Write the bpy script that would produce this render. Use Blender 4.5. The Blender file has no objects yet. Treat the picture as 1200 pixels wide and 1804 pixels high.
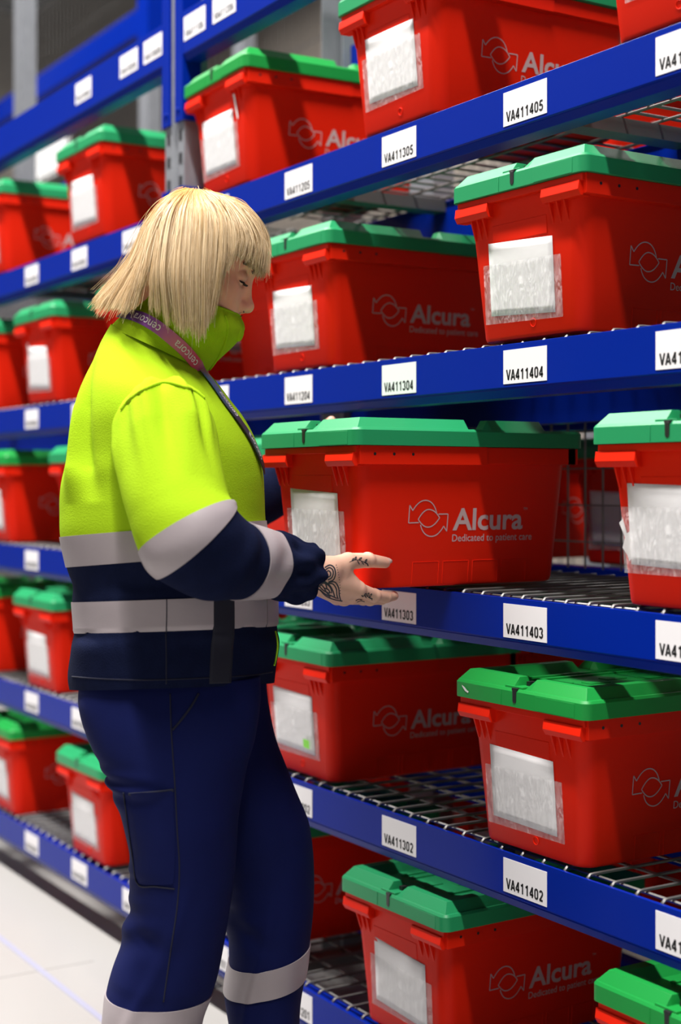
import bpy, bmesh, math, random
import numpy as np
from mathutils import Vector, Matrix
from mathutils.bvhtree import BVHTree

C = bpy.context.scene.collection
SC = bpy.context.scene
random.seed(7)
rng = np.random.default_rng(11)

# ------------------------------------------------------------------ camera
F, UV, HV, CX, H = 2600.0, -1000.0, 853.0, 600.0, 1.10      # focal length in pixels (1200x1804), eye height
TH = math.atan((CX - UV) / F)
S_, C_ = math.sin(TH), math.cos(TH)
D = 0.336 * C_ * C_ / (F * 0.679e-4)                        # distance of the rack's front face
cam = bpy.data.cameras.new('camera')
cam.sensor_fit = 'VERTICAL'
cam.sensor_height = 36.0
cam.lens = F * 36.0 / 1804.0
cam.shift_y = -(902.0 - HV) / 1804.0
cam.dof.use_dof = True
cam.dof.focus_distance = 2.2
cam.dof.aperture_fstop = 2.6
cam.clip_start = 0.05
co = bpy.data.objects.new('camera', cam)
C.objects.link(co)
fwd = Vector((-C_, S_, 0))
co.location = (0, 0, H)
co.rotation_euler = fwd.to_track_quat('-Z', 'Y').to_euler()
SC.camera = co

# ------------------------------------------------------------------ light and exposure
SC.view_settings.view_transform = 'Standard'
SC.view_settings.look = 'None'
SC.view_settings.gamma = 1.0
SC.view_settings.use_curve_mapping = False
SC.view_settings.exposure = 0.0
W = bpy.data.worlds.new('hall_air')
SC.world = W
W.use_nodes = True
W.node_tree.nodes['Background'].inputs[0].default_value = (0.95, 0.97, 1.0, 1)
W.node_tree.nodes['Background'].inputs[1].default_value = 0.025


def lamp(name, loc, sx, sy, power, col=(1, 0.97, 0.93)):
    l = bpy.data.lights.new(name, 'AREA')
    l.shape = 'RECTANGLE'
    l.size, l.size_y = sx, sy
    l.energy = power
    l.color = col
    o = bpy.data.objects.new(name, l)
    C.objects.link(o)
    o.location = loc
    return o


lamp('aisle_and_fill_light', (-3.2, 0.08, 5.9), 9.0, 0.20, 1400)
lamp('aisle_and_fill_light', (-12.0, 2.9, 6.2), 8.0, 0.4, 120)  # unseen lamp added to brighten the background, not over this aisle
lamp('aisle_and_fill_light', (-9.0, 6.4, 6.6), 14.0, 0.4, 420)  # unseen lamp added to light up the far wall


# ------------------------------------------------------------------ materials
def mat(name, col, rough=0.5, spec=0.5, metal=0.0, bump=0.0, bscale=400.0, var=0.0, vscale=8.0, coat=0.0, bdist=0.001, sheen=0.0):
    m = bpy.data.materials.new(name)
    m.use_nodes = True
    nt = m.node_tree
    b = nt.nodes['Principled BSDF']
    b.inputs['Base Color'].default_value = (*col, 1)
    b.inputs['Roughness'].default_value = rough
    b.inputs['Specular IOR Level'].default_value = spec
    b.inputs['Metallic'].default_value = metal
    b.inputs['Coat Weight'].default_value = coat
    b.inputs['Sheen Weight'].default_value = sheen
    tc = nt.nodes.new('ShaderNodeTexCoord')
    if bump:
        n = nt.nodes.new('ShaderNodeTexNoise')
        n.inputs['Scale'].default_value = bscale
        n.inputs['Detail'].default_value = 3
        bp = nt.nodes.new('ShaderNodeBump')
        bp.inputs['Strength'].default_value = bump
        bp.inputs['Distance'].default_value = bdist
        nt.links.new(tc.outputs['Object'], n.inputs['Vector'])
        nt.links.new(n.outputs['Fac'], bp.inputs['Height'])
        nt.links.new(bp.outputs['Normal'], b.inputs['Normal'])
    if var:
        n = nt.nodes.new('ShaderNodeTexNoise')
        n.inputs['Scale'].default_value = vscale
        n.inputs['Detail'].default_value = 4
        mx = nt.nodes.new('ShaderNodeMix')
        mx.data_type = 'RGBA'
        mx.inputs[6].default_value = (*[c * (1 - var) for c in col], 1)
        mx.inputs[7].default_value = (*[min(1, c * (1 + var)) for c in col], 1)
        nt.links.new(tc.outputs['Object'], n.inputs['Vector'])
        nt.links.new(n.outputs['Fac'], mx.inputs[0])
        nt.links.new(mx.outputs[2], b.inputs['Base Color'])
    return m


def attr_mat(name, attr, rough=0.5, spec=0.4, sss=0.0, bump=0.0, bscale=500):
    m = mat(name, (0.5, 0.5, 0.5), rough, spec, bump=bump, bscale=bscale)
    nt = m.node_tree
    a = nt.nodes.new('ShaderNodeAttribute')
    a.attribute_name = attr
    b = nt.nodes['Principled BSDF']
    nt.links.new(a.outputs['Color'], b.inputs['Base Color'])
    if sss:
        b.inputs['Subsurface Weight'].default_value = sss
        b.inputs['Subsurface Radius'].default_value = (0.006, 0.002, 0.001)
        b.inputs['Subsurface Scale'].default_value = 1.0
    return m


def film_mat():
    m = bpy.data.materials.new('clear_film')
    m.use_nodes = True
    nt = m.node_tree
    nt.nodes.clear()
    out = nt.nodes.new('ShaderNodeOutputMaterial')
    mix = nt.nodes.new('ShaderNodeMixShader')
    tr = nt.nodes.new('ShaderNodeBsdfTransparent')
    tr.inputs[0].default_value = (1, 1, 1, 1)
    p = nt.nodes.new('ShaderNodeBsdfPrincipled')
    p.inputs['Base Color'].default_value = (0.8, 0.8, 0.8, 1)
    p.inputs['Roughness'].default_value = 0.07
    tc = nt.nodes.new('ShaderNodeTexCoord')
    mp = nt.nodes.new('ShaderNodeMapping')
    mp.inputs['Scale'].default_value = (3.2, 1.0, 0.75)
    n = nt.nodes.new('ShaderNodeTexNoise')
    n.inputs['Scale'].default_value = 24
    n.inputs['Detail'].default_value = 2
    n.inputs['Distortion'].default_value = 2.2
    bp = nt.nodes.new('ShaderNodeBump')
    bp.inputs['Strength'].default_value = 0.9
    bp.inputs['Distance'].default_value = 0.02
    mix.inputs[0].default_value = 0.20
    L = nt.links.new
    L(tc.outputs['Object'], mp.inputs[0]); L(mp.outputs[0], n.inputs['Vector']); L(n.outputs['Fac'], bp.inputs['Height'])
    L(bp.outputs[0], p.inputs['Normal'])
    L(tr.outputs[0], mix.inputs[1]); L(p.outputs[0], mix.inputs[2]); L(mix.outputs[0], out.inputs[0])
    return m


M = dict(
    red=mat('red_plastic', (0.74, 0.017, 0.004), 0.42, 0.16, bump=0.08, bscale=900, bdist=0.0005),
    green=mat('bright_green_plastic', (0.008, 0.25, 0.042), 0.42, 0.3, bump=0.08, bscale=700, bdist=0.0005),
    teal=mat('sea_green_plastic', (0.014, 0.26, 0.095), 0.42, 0.3, bump=0.08, bscale=700, bdist=0.0005),
    black=mat('black_plastic', (0.01, 0.01, 0.012), 0.4),
    paper=mat('white_paper', (0.78, 0.77, 0.78), 0.7, 0.2, bump=0.1, bscale=60, bdist=0.002),
    film=film_mat(),
    print=mat('pale_print', (0.52, 0.38, 0.38), 0.5),
    residue=mat('sticker_residue', (0.72, 0.70, 0.70), 0.7),
    note=mat('green_note', (0.25, 0.72, 0.08), 0.7),
    blue=mat('blue_paint', (0.0008, 0.0155, 0.25), 0.27, 0.18, bump=0.05, bscale=120, bdist=0.0006),
    tag=mat('white_tag', (0.80, 0.78, 0.80), 0.45, 0.4),
    ink=mat('black_ink', (0.012, 0.012, 0.014), 0.6),
    wire=mat('zinc_wire', (0.20, 0.195, 0.19), 0.5, 0.5, metal=0.9),
    zinc=mat('galvanised_steel', (0.25, 0.26, 0.285), 0.5, 0.4, metal=0.4, var=0.18, vscale=25),
    wall=mat('beige_cladding', (0.42, 0.36, 0.31), 0.8, var=0.15, vscale=0.8),
    yellow=mat('fluorescent_fleece', (0.335, 0.53, 0.013), 0.95, 0.05, bump=0.45, bscale=520, bdist=0.0014),
    navyf=mat('navy_fleece', (0.0055, 0.0085, 0.030), 0.95, 0.06, bump=0.5, bscale=480, bdist=0.0014, var=0.25, vscale=60),
    navy=mat('navy_twill', (0.0040, 0.0072, 0.058), 0.8, 0.10, bump=0.25, bscale=700, bdist=0.0008, var=0.2, vscale=14),
    silver=mat('reflective_tape', (0.33, 0.285, 0.30), 0.45, 0.5, bump=0.12, bscale=300, bdist=0.0006, var=0.05, vscale=30),
    thread=mat('dark_thread', (0.004, 0.005, 0.02), 0.9),
    ythread=mat('yellow_piping', (0.42, 0.75, 0.01), 0.8),
    skin=attr_mat('skin', 'tint', 0.48, 0.4, 0.12, bump=0.12, bscale=700),
    nail=mat('fingernail', (0.62, 0.42, 0.36), 0.25),
    tattoo=mat('tattoo_ink', (0.03, 0.033, 0.045), 0.5),
    lash=mat('dark_lash', (0.02, 0.013, 0.01), 0.6),
    eye=mat('eye_white', (0.6, 0.57, 0.55), 0.15),
    steel=mat('dark_steel', (0.08, 0.08, 0.09), 0.25, metal=0.9),
    shoe=mat('black_leather', (0.012, 0.012, 0.013), 0.45, bump=0.2, bscale=200),
)
mfl = mat('white_floor', (0.33, 0.32, 0.31), 0.38, 0.4, var=0.04, vscale=1.2)
M['floor'] = mfl

M['blue'].node_tree.nodes['Principled BSDF'].inputs['IOR'].default_value = 1.32
M['red'].node_tree.nodes['Principled BSDF'].inputs['IOR'].default_value = 1.38
hm = bpy.data.materials.new('blonde_hair')
hm.use_nodes = True
_nt = hm.node_tree
_b = _nt.nodes['Principled BSDF']
_b.inputs['Roughness'].default_value = 0.36
_b.inputs['Specular IOR Level'].default_value = 0.5
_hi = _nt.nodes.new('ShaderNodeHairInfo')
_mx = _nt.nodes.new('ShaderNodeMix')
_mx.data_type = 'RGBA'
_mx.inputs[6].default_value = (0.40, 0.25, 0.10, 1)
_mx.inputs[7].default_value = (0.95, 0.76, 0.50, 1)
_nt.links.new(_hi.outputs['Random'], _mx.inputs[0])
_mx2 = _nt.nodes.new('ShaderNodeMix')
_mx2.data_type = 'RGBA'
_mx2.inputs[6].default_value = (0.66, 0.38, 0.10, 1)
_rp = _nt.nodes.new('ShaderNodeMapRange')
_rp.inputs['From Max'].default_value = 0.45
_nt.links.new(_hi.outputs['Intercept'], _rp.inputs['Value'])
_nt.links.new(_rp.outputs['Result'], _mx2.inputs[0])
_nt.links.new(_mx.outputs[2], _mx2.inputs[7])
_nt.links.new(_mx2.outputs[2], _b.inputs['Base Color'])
M['hair'] = hm
M['hairbase'] = mat('hair_underlayer', (0.42, 0.29, 0.14), 0.55)


# ------------------------------------------------------------------ mesh helpers
def link(name, me, mats, parent=None, smooth=False, bevel=0.0, seg=2, auto=None):
    o = bpy.data.objects.new(name, me)
    C.objects.link(o)
    for m in (mats if isinstance(mats, (list, tuple)) else [mats]):
        me.materials.append(m)
    if parent is not None:
        o.parent = parent
    if smooth:
        me.polygons.foreach_set('use_smooth', [True] * len(me.polygons))
    if auto is not None:
        me.set_sharp_from_angle(angle=math.radians(auto))
    if bevel:
        b = o.modifiers.new('edge', 'BEVEL')
        b.width = bevel
        b.segments = seg
        b.limit_method = 'ANGLE'
        b.angle_limit = math.radians(32)
    return o


class MB:
    def __init__(s):
        s.v, s.f, s.m = [], [], []

    def add(s, v, f, mi=0):
        n = len(s.v)
        s.v += [tuple(p) for p in v]
        s.f += [tuple(i + n for i in q) for q in f]
        s.m += [mi] * len(f)
        return s

    def box(s, x0, x1, y0, y1, z0, z1, mi=0):
        v = [(x, y, z) for z in (z0, z1) for y in (y0, y1) for x in (x0, x1)]
        return s.add(v, [(0, 2, 3, 1), (4, 5, 7, 6), (0, 1, 5, 4), (2, 6, 7, 3), (0, 4, 6, 2), (1, 3, 7, 5)], mi)

    def loft(s, rings, closed=True, cap0=True, cap1=True, mi=0):
        n = len(rings[0])
        v = [p for r in rings for p in r]
        f = []
        for i in range(len(rings) - 1):
            for j in range(n if closed else n - 1):
                k = (j + 1) % n
                f.append((i * n + j, i * n + k, (i + 1) * n + k, (i + 1) * n + j))
        if cap0:
            f.append(tuple(range(n - 1, -1, -1)))
        if cap1:
            f.append(tuple((len(rings) - 1) * n + j for j in range(n)))
        return s.add(v, f, mi)

    def tube(s, pts, r, n=6, mi=0):
        pts = [Vector(p) for p in pts]
        rr = r if isinstance(r, (list, tuple)) else [r] * len(pts)
        rings = []
        ref = None
        for i, p in enumerate(pts):
            t = (pts[min(i + 1, len(pts) - 1)] - pts[max(i - 1, 0)]).normalized()
            if ref is None:
                ref = t.orthogonal().normalized()
            ref = (ref - t * ref.dot(t)).normalized()
            b = t.cross(ref)
            rings.append([p + (ref * math.cos(2 * math.pi * k / n) + b * math.sin(2 * math.pi * k / n)) * rr[i] for k in range(n)])
        return s.loft(rings, mi=mi)

    def extr(s, poly, axis, a, b, mi=0):          # polygon given in the two other axes (x->(y,z), y->(x,z), z->(x,y))
        def P(q, w):
            return {'x': (w, q[0], q[1]), 'y': (q[0], w, q[1]), 'z': (q[0], q[1], w)}[axis]
        return s.loft([[P(q, a) for q in poly], [P(q, b) for q in poly]], mi=mi)

    def build(s, name, mats, parent=None, **k):
        me = bpy.data.meshes.new(name)
        me.from_pydata([tuple(map(float, p)) for p in s.v], [], s.f)
        me.polygons.foreach_set('material_index', s.m)
        bm = bmesh.new()
        bm.from_mesh(me)
        bmesh.ops.recalc_face_normals(bm, faces=bm.faces)
        bm.to_mesh(me)
        bm.free()
        return link(name, me, mats, parent, **k)


def tag(o, label, cat, group=None, kind=None):
    o['label'] = label
    o['category'] = cat
    if group:
        o['group'] = group
    if kind:
        o['kind'] = kind
    return o


def structure(o):
    o['kind'] = 'structure'
    return o


def empty(name, loc, rz=0.0):
    o = bpy.data.objects.new(name, None)
    C.objects.link(o)
    o.location = loc
    o.rotation_euler = (0, 0, rz)
    o.empty_display_size = 0.05
    return o


def copy_tree(o, parent=None):
    c = o.copy()
    C.objects.link(c)
    c.parent = parent
    for ch in o.children:
        copy_tree(ch, c)
    return c


_txt = {}


def text_geo(s, bold=0.0, spacing=1.0):
    """Flat glyphs as (vertices Nx2, faces), scaled so that the block spans 0..1 in x and 0..1 in y (cap height and all)."""
    k = (s, bold, spacing)
    if k not in _txt:
        cu = bpy.data.curves.new('glyphs', 'FONT')
        cu.body = s
        cu.size = 1
        cu.offset = bold
        cu.space_character = spacing
        cu.resolution_u = 3
        o = bpy.data.objects.new('glyphs', cu)
        C.objects.link(o)
        dg = bpy.context.evaluated_depsgraph_get()
        me = bpy.data.meshes.new_from_object(o.evaluated_get(dg))
        v = np.array([p.co[:2] for p in me.vertices])
        f = [tuple(p.vertices) for p in me.polygons]
        bpy.data.objects.remove(o)
        bpy.data.curves.remove(cu)
        bpy.data.meshes.remove(me)
        _txt[k] = (v, f)
    return _txt[k]


def stroke(pts, w):
    """2-D polyline to quads of width w: (vertices, faces)."""
    p = np.array(pts, float)
    t = np.gradient(p, axis=0)
    t /= np.linalg.norm(t, axis=1)[:, None] + 1e-12
    n = np.stack([-t[:, 1], t[:, 0]], 1)
    a, b = p + n * w / 2, p - n * w / 2
    v = np.concatenate([a, b])
    k = len(p)
    return v, [(i, i + 1, k + i + 1, k + i) for i in range(k - 1)]


def _arc(cx, cy, rx, ry, a0, a1, n=12):
    return [(cx + rx * math.cos(math.radians(a)), cy + ry * math.sin(math.radians(a))) for a in np.linspace(a0, a1, n)]


GLYPH = {                                                   # condensed bold figures, 1 tall and 0.5 wide, as pen strokes
    'V': [[(0.02, 1), (0.25, 0.02)], [(0.48, 1), (0.25, 0.02)]],
    'A': [[(0.02, 0), (0.25, 0.98)], [(0.48, 0), (0.25, 0.98)], [(0.12, 0.27), (0.38, 0.27)]],
    '0': [_arc(0.25, 0.72, 0.17, 0.21, 0, 180) + _arc(0.25, 0.28, 0.17, 0.21, 180, 360) + [(0.42, 0.72)]],
    '1': [[(0.30, 0), (0.30, 1.0)], [(0.31, 0.93), (0.22, 0.80), (0.08, 0.77)]],
    '2': [_arc(0.25, 0.70, 0.17, 0.23, 165, -35, 14) + [(0.20, 0.25), (0.08, 0.07)], [(0.04, 0.07), (0.45, 0.07)]],
    '3': [_arc(0.24, 0.73, 0.16, 0.20, 165, -80, 14), _arc(0.24, 0.28, 0.18, 0.21, 85, -165, 14)],
    '4': [[(0.35, 0), (0.35, 1.0)], [(0.36, 0.98), (0.05, 0.30)], [(0.02, 0.26), (0.49, 0.26)]],
    '5': [[(0.44, 0.93), (0.12, 0.93)], [(0.14, 0.95), (0.09, 0.50)], _arc(0.23, 0.32, 0.19, 0.25, 135, -160, 16)],
    '6': [_arc(0.25, 0.30, 0.17, 0.23, 0, 360, 20), _arc(0.25, 0.68, 0.17, 0.25, 30, 180, 10) + [(0.08, 0.30)]],
    '7': [[(0.04, 0.93), (0.46, 0.93)], [(0.42, 0.92), (0.18, 0.0)]],
}


def code_geo(text, w, hgt):
    V, Fc = [], []
    adv = w / (len(text) * 0.60 - 0.10)
    for i, ch in enumerate(text):
        for pl in GLYPH[ch]:
            p = np.array([((x + 0.60 * i) * adv, y * hgt) for x, y in pl])
            v, f = stroke(p, 0.172 * adv)
            n = len(V)
            V += [tuple(q) for q in v]
            Fc += [tuple(k + n for k in q) for q in f]
    return V, Fc


def bez(p0, p1, p2, n=10):
    t = np.linspace(0, 1, n)[:, None]
    p0, p1, p2 = map(np.array, (p0, p1, p2))
    return (1 - t) ** 2 * p0 + 2 * t * (1 - t) * p1 + t * t * p2


def ray_dir(u, v):
    a, b = (u - CX) / F, (HV - v) / F
    return np.array([a * S_ - C_, a * C_ + S_, b])


def x_at(u, y):                                             # where a sight line through image column u meets the plane Y = y
    d = ray_dir(u, HV)
    return d[0] * y / d[1]


def u_at(x, y):
    return CX + F * (x * S_ + y * C_) / (-x * C_ + y * S_)


# ------------------------------------------------------------------ the hall
fl = structure(MB().box(-30, 6, -4, 9, -0.1, 0).build('floor', M['floor']))
j = MB()
for k in range(12):
    j.box(-14 + k * 1.2, -14 + k * 1.2 + 0.004, -3, 1.3, 0.0, 0.0006)
j.box(-14, 1.5, 0.98, 0.983, 0.0, 0.0006)
structure(j.build('floor_joint', mat('grey_joint', (0.25, 0.24, 0.235), 0.8)))
structure(MB().box(-14, 1.5, 1.165, 1.18, 0.0, 0.0008).build('floor_marking', mat('faint_blue_line', (0.27, 0.27, 0.36), 0.6)))
structure(MB().box(-30, 6, 8.6, 8.8, 0, 9).build('wall_back', M['wall']))
structure(MB().box(-24, 6, -1.35, -1.25, 0, 4.0).build('wall_unseen_bounce', mat('bounce_wall_grey', (0.16, 0.155, 0.16), 0.8)))  # unseen slab for the opposite racking, added to tune floor bounce
structure(MB().box(-24.2, -24, -4, 8.6, 0, 9).build('wall_left', M['wall']))

# ------------------------------------------------------------------ racking
ZT = {1: 0.1635, 2: 0.545, 3: 0.929, 4: 1.311, 5: 1.700, 6: 2.120, 7: 2.62}   # top edge of each level's front beam
HT = {1: 0.066, 2: 0.066, 3: 0.064, 4: 0.066, 5: 0.066, 6: 0.092, 7: 0.092}
DEPTH = 0.47
XU = -2.946                                                 # upright between the two bays
BAYS = {'right': (XU + 0.052, -0.75), 'left': (XU - 2.75 + 0.05, XU - 0.052)}


def beam(name, x0, x1, y, zt, ht, front, dep=0.042, step=0.0):
    zb = zt - ht
    sgn = 1 if front else -1
    prof = [(0.0015, zb - 0.002), (0.0022, zb - 0.0005), (0, zb + 0.001), (0, zt), (0.005, zt + 0.0), (0.006, zt - 0.014 * front), (dep, zt - 0.014 * front), (dep, zb - 0.014), (0.006, zb - 0.014)]
    prof = [(y + sgn * a, b) for a, b in prof]
    mb = MB().extr(prof, 'x', x0, x1)
    return mb.build(name, M['blue'], bevel=0.0006)


def location_label(parent, x, y, zc, text, w=0.102, hgt=0.051):
    p = MB().box(x - w / 2, x + w / 2, y - 0.0008, y, zc - hgt / 2, zc + hgt / 2).build('location_label', M['tag'], parent)
    ww, hh = 0.086 * w / 0.102, 0.0158
    v, f = code_geo(text, ww, hh)
    V = [(x - ww / 2 + a, y - 0.0010, zc - hgt / 2 + 0.0055 + b) for a, b in v]
    MB().add(V, f).build('printed_code', M['ink'], p)
    return p


RX = [-2.7285, -2.393, -2.056, -1.721, -1.3947, -1.06]
LX = [x_at(u, D) for u in (232, 140, 56, -20)]
ordw = {1: 'lowest', 2: 'second', 3: 'third', 4: 'fourth', 5: 'fifth', 6: 'topmost', 7: 'seventh'}
for lv in range(1, 7):
    zc = ZT[lv] - 0.0345
    for bay, (x0, x1) in BAYS.items():
        o = beam('shelf_beam', x0, x1, D, ZT[lv], HT[lv], True)
        if bay == 'right':
            lab = f'blue front shelf beam carrying tags VA4113{lv:02d} and VA4114{lv:02d}' if lv < 6 else 'deep blue beam above the tote beside the blue upright, two tags at its left end'
        elif lv < 7:
            lab = f'out-of-focus blue front beam left of the upright, {ordw[lv]} up from the floor' if lv < 6 else 'out-of-focus deep blue beam left of the upright, topmost in front, three white tags'
        if lv == 7:
            lab = f'blue front beam above the picture, {bay} bay of the racking'
        tag(o, lab, 'shelf beam', 'front shelf beams of the racking', 'thing')
        if lv < 6:
            for i, x in enumerate(RX if bay == 'right' else LX):
                code = f'VA411{i + 1}{lv:02d}' if bay == 'right' else f'VA410{6 - i}{lv:02d}'
                location_label(o, x, D, zc, code)
        elif lv == 6:
            us = (343, 395) if bay == 'right' else (147, 227, 270)
            for i, u in enumerate(us):
                location_label(o, x_at(u, D), D, ZT[lv] - 0.040, f'VA411{i + 1}{lv:02d}' if bay == 'right' else f'VA410{4 + i}{lv:02d}')
        r = beam('rear_beam', x0, x1, D + DEPTH, ZT[lv] - 0.007, 0.075, False)
        tag(r, f'blue rear beam along the back of the {ordw[lv]} shelf level, {bay} of the upright' if (lv, bay) != (7, 'left') else 'dark blurred blue beam crossing the top left corner', 'shelf beam', 'rear shelf beams', 'thing')


def wire_deck(x0, x1, zt, label):
    mb = MB()
    r = 0.0027
    ya, yb = D + 0.0085, D + DEPTH - 0.008
    n = int((x1 - x0 - 0.03) / 0.0495)
    for i in range(n + 1):
        x = x0 + 0.015 + i * 0.0495
        mb.tube([(x, ya, zt - 0.010), (x, ya + 0.001, zt - 0.001), (x, ya + 0.005, zt + 0.0026), (x, ya + 0.012, zt + 0.003), (x, yb, zt + 0.003)], r, 6)
    for k in range(6):
        y = D + 0.030 + k * 0.0785
        mb.tube([(x0 + 0.004, y, zt - 0.0022), (x1 - 0.004, y, zt - 0.0022)], r, 6)
    for k in range(3):
        x = x0 + (x1 - x0) * (k + 0.5) / 3
        mb.box(x - 0.022, x + 0.022, D + 0.044, D + DEPTH - 0.044, zt - 0.030, zt - 0.0052)
    o = mb.build('wire_deck', M['wire'], smooth=True, auto=40)
    tag(o, label, 'wire shelf', 'wire mesh shelf decks')


for lv in range(1, 6):
    for bay, (x0, x1) in BAYS.items():
        s = f'tags VA4114{lv:02d}' if bay == 'right' else f'the {ordw[lv]} beam left of the upright'
        wire_deck(x0, x1, ZT[lv], f'zinc wire mesh shelf deck lying behind {s}')


def upright(x, y0, label, top=3.6):
    r = empty('rack_upright', (x, y0, 0))
    mb = MB()
    for yy, sg in ((0.006, 1), (DEPTH - 0.006, -1)):        # two open C posts
        a = 0.048
        prof = [(-a, 0), (-0.016, 0), (-0.010, 0.010 * sg), (0.010, 0.010 * sg), (0.016, 0), (a, 0), (a, 0.055 * sg), (a - 0.003, 0.055 * sg),
                (a - 0.003, 0.003 * sg), (0.017, 0.003 * sg), (0.011, 0.013 * sg), (-0.011, 0.013 * sg), (-0.017, 0.003 * sg), (-a + 0.003, 0.003 * sg), (-a + 0.003, 0.055 * sg), (-a, 0.055 * sg)]
        mb.extr([(p[0], p[1] + yy) for p in prof], 'z', 0.0, top)
    mb.build('post', M['zinc'], r)
    hl = MB()
    for k in range(int(top / 0.05)):
        z = 0.06 + k * 0.05
        for s in (-1, 1):
            cx = s * 0.032
            hl.box(cx - 0.006 - 0.002 * s, cx + 0.006 - 0.002 * s, 0.0045, 0.0062, z - 0.011, z + 0.011)
    hl.build('slot', M['black'], r)
    br = MB()
    z = 0.15
    k = 0
    while z < top - 0.5:
        ya, yb = (0.03, DEPTH - 0.03) if k % 2 == 0 else (DEPTH - 0.03, 0.03)
        br.tube([(0, ya, z), (0, yb, z)], 0.010, 6)
        z += 0.42
        k += 1
    br.build('brace', M['zinc'], r)
    MB().box(-0.06, 0.06, -0.01, 0.09, 0, 0.006).build('base_plate', M['zinc'], r)
    for lv in range(1, 7):
        up, dn = (0.075, 0.085) if lv < 6 else (0.20, 0.19)
        for s in (-1, 1):
            q = MB()
            xa = s * 0.049
            zt = ZT[lv]
            q.box(min(xa, xa - s * 0.036), max(xa, xa - s * 0.036), -0.001, 0.005, zt - HT[lv] - dn + 0.05, zt + up - 0.03)
            q.box(min(xa, xa + s * 0.004), max(xa, xa + s * 0.004), -0.001, 0.044, zt - HT[lv] - dn + 0.05, zt + up - 0.03)
            for zz in (zt + up - 0.055, zt - HT[lv] - dn + 0.075):
                q.tube([(xa - s * 0.018, -0.005, zz), (xa - s * 0.018, 0.001, zz)], 0.006, 8)
            q.build('beam_connector', M['blue'], r, bevel=0.001)
    tag(r, label, 'rack upright', kind='thing')
    return r


upright(XU, D, 'slotted zinc rack upright with blue connectors, behind the blonde hair')
upright(-0.70, D, 'rack upright at the far right end of the tote shelves')
upright(XU - 2.75, D, 'out-of-focus rack upright at the far left end of the tote shelves')

# rear rack, back to back with the first one, far out of focus
YR = D + DEPTH + 0.16
for i, x in enumerate((-2.9, -5.75, -8.6, -11.4)):
    q = empty('rear_rack_upright', (x, YR, 0))
    mb = MB()
    for yy in (0.0, 0.55, 1.0):
        mb.box(-0.05, 0.05, yy, yy + 0.06, 0, 4.6)
    mb.build('post', M['zinc'], q)
    MB().box(-0.055, 0.055, 0.545, 0.62, 2.98, 3.6).build('beam_connector', M['blue'], q)
    MB().box(-0.02, 0.02, 0.05, 1.0, 0.4, 0.45).build('brace', M['zinc'], q)
    tag(q, ['blurred zinc upright behind the totes, right of the blue upright', 'blurred zinc upright in the back row, top left behind the tagged beam', 'blurred far upright in the back row near the left edge', 'most distant blurred upright of the back row'][i], 'rack upright', 'uprights of the back row', 'thing')
for i, (x0, x1, z, yy) in enumerate([(-8.55, -5.79, 3.13, 0.55), (-5.7, -2.95, 0.93, 0.0), (-2.85, -0.7, 0.93, 0.0), (-5.7, -2.95, 1.32, 0.0), (-2.85, -0.7, 1.32, 0.0), (-5.7, -2.95, 0.53, 0.0), (-2.85, -0.7, 0.53, 0.0), (-2.85, -0.7, 0.15, 0.0), (-5.7, -2.95, 1.72, 0.0), (-2.85, -0.7, 1.72, 0.0)]):
    o = MB().box(x0, x1, YR + yy, YR + yy + 0.05, z - 0.11, z).build('rear_rack_beam', M['blue'], bevel=0.003)
    tag(o, ['dark blurred blue beam crossing the top left corner, in the back row', 'back row beam behind the third shelf, left of the upright', 'back row beam behind the third shelf, right of the upright',
            'back row beam behind the fourth shelf, left of the upright', 'back row beam behind the fourth shelf, right of the upright',
            'back row beam behind the second shelf, left of the upright', 'back row beam behind the second shelf, right of the upright', 'back row beam behind the lowest shelf, right of the upright',
            'back row beam behind the fifth shelf, left of the upright', 'back row beam behind the fifth shelf, right of the upright'][i], 'shelf beam', 'beams of the back row', 'thing')
mb = MB()
for x in np.arange(-12, -0.7, 0.06):
    mb.tube([(x, YR + 1.12, 0.2), (x, YR + 1.12, 4.4)], 0.003, 4)
for z in np.arange(0.2, 4.4, 0.25):
    mb.tube([(-12, YR + 1.126, z), (-0.7, YR + 1.126, z)], 0.003, 4)
tag(mb.build('mesh_fence', M['wire']), 'tall wire mesh panel closing the back row, seen blurred above the totes', 'mesh panel')
mb = MB()
for x in np.arange(-2.85, -0.75, 0.05):
    mb.tube([(x, D + DEPTH + 0.02, ZT[3] + 0.01), (x, D + DEPTH + 0.02, ZT[4] - 0.08)], 0.002, 4)
for z in (0.99, 1.06, 1.13, 1.20):
    mb.tube([(-2.85, D + DEPTH + 0.024, z), (-0.75, D + DEPTH + 0.024, z)], 0.002, 4)
tag(mb.build('back_mesh', M['wire']), 'wire mesh back panel behind the third shelf, right of the carried tote', 'mesh panel')
# bright opening in the far wall
lit = bpy.data.materials.new('daylit_panel')
lit.use_nodes = True
_e = lit.node_tree.nodes['Principled BSDF']
_e.inputs['Base Color'].default_value = (0.9, 0.9, 0.9, 1)
_e.inputs['Emission Color'].default_value = (1, 0.98, 0.95, 1)
_e.inputs['Emission Strength'].default_value = 1.6
yw = 8.58
structure(MB().box(x_at(42, yw), x_at(118, yw), yw, yw + 0.02, H + (HV - 312) / F * (-x_at(80, yw) * C_ + yw * S_), H + (HV - 205) / F * (-x_at(80, yw) * C_ + yw * S_)).build('window_1', lit))


# ------------------------------------------------------------------ the tote
def rr(w, l, r, z, n=5, cy=0.0):
    pts = []
    for (sx, sy, a0) in ((1, 1, 0), (-1, 1, 90), (-1, -1, 180), (1, -1, 270)):
        for k in range(n + 1):
            a = math.radians(a0 + 90 * k / n)
            pts.append((sx * (w / 2 - r) + r * math.cos(a), cy + sy * (l / 2 - r) + r * math.sin(a), z))
    return pts


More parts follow.
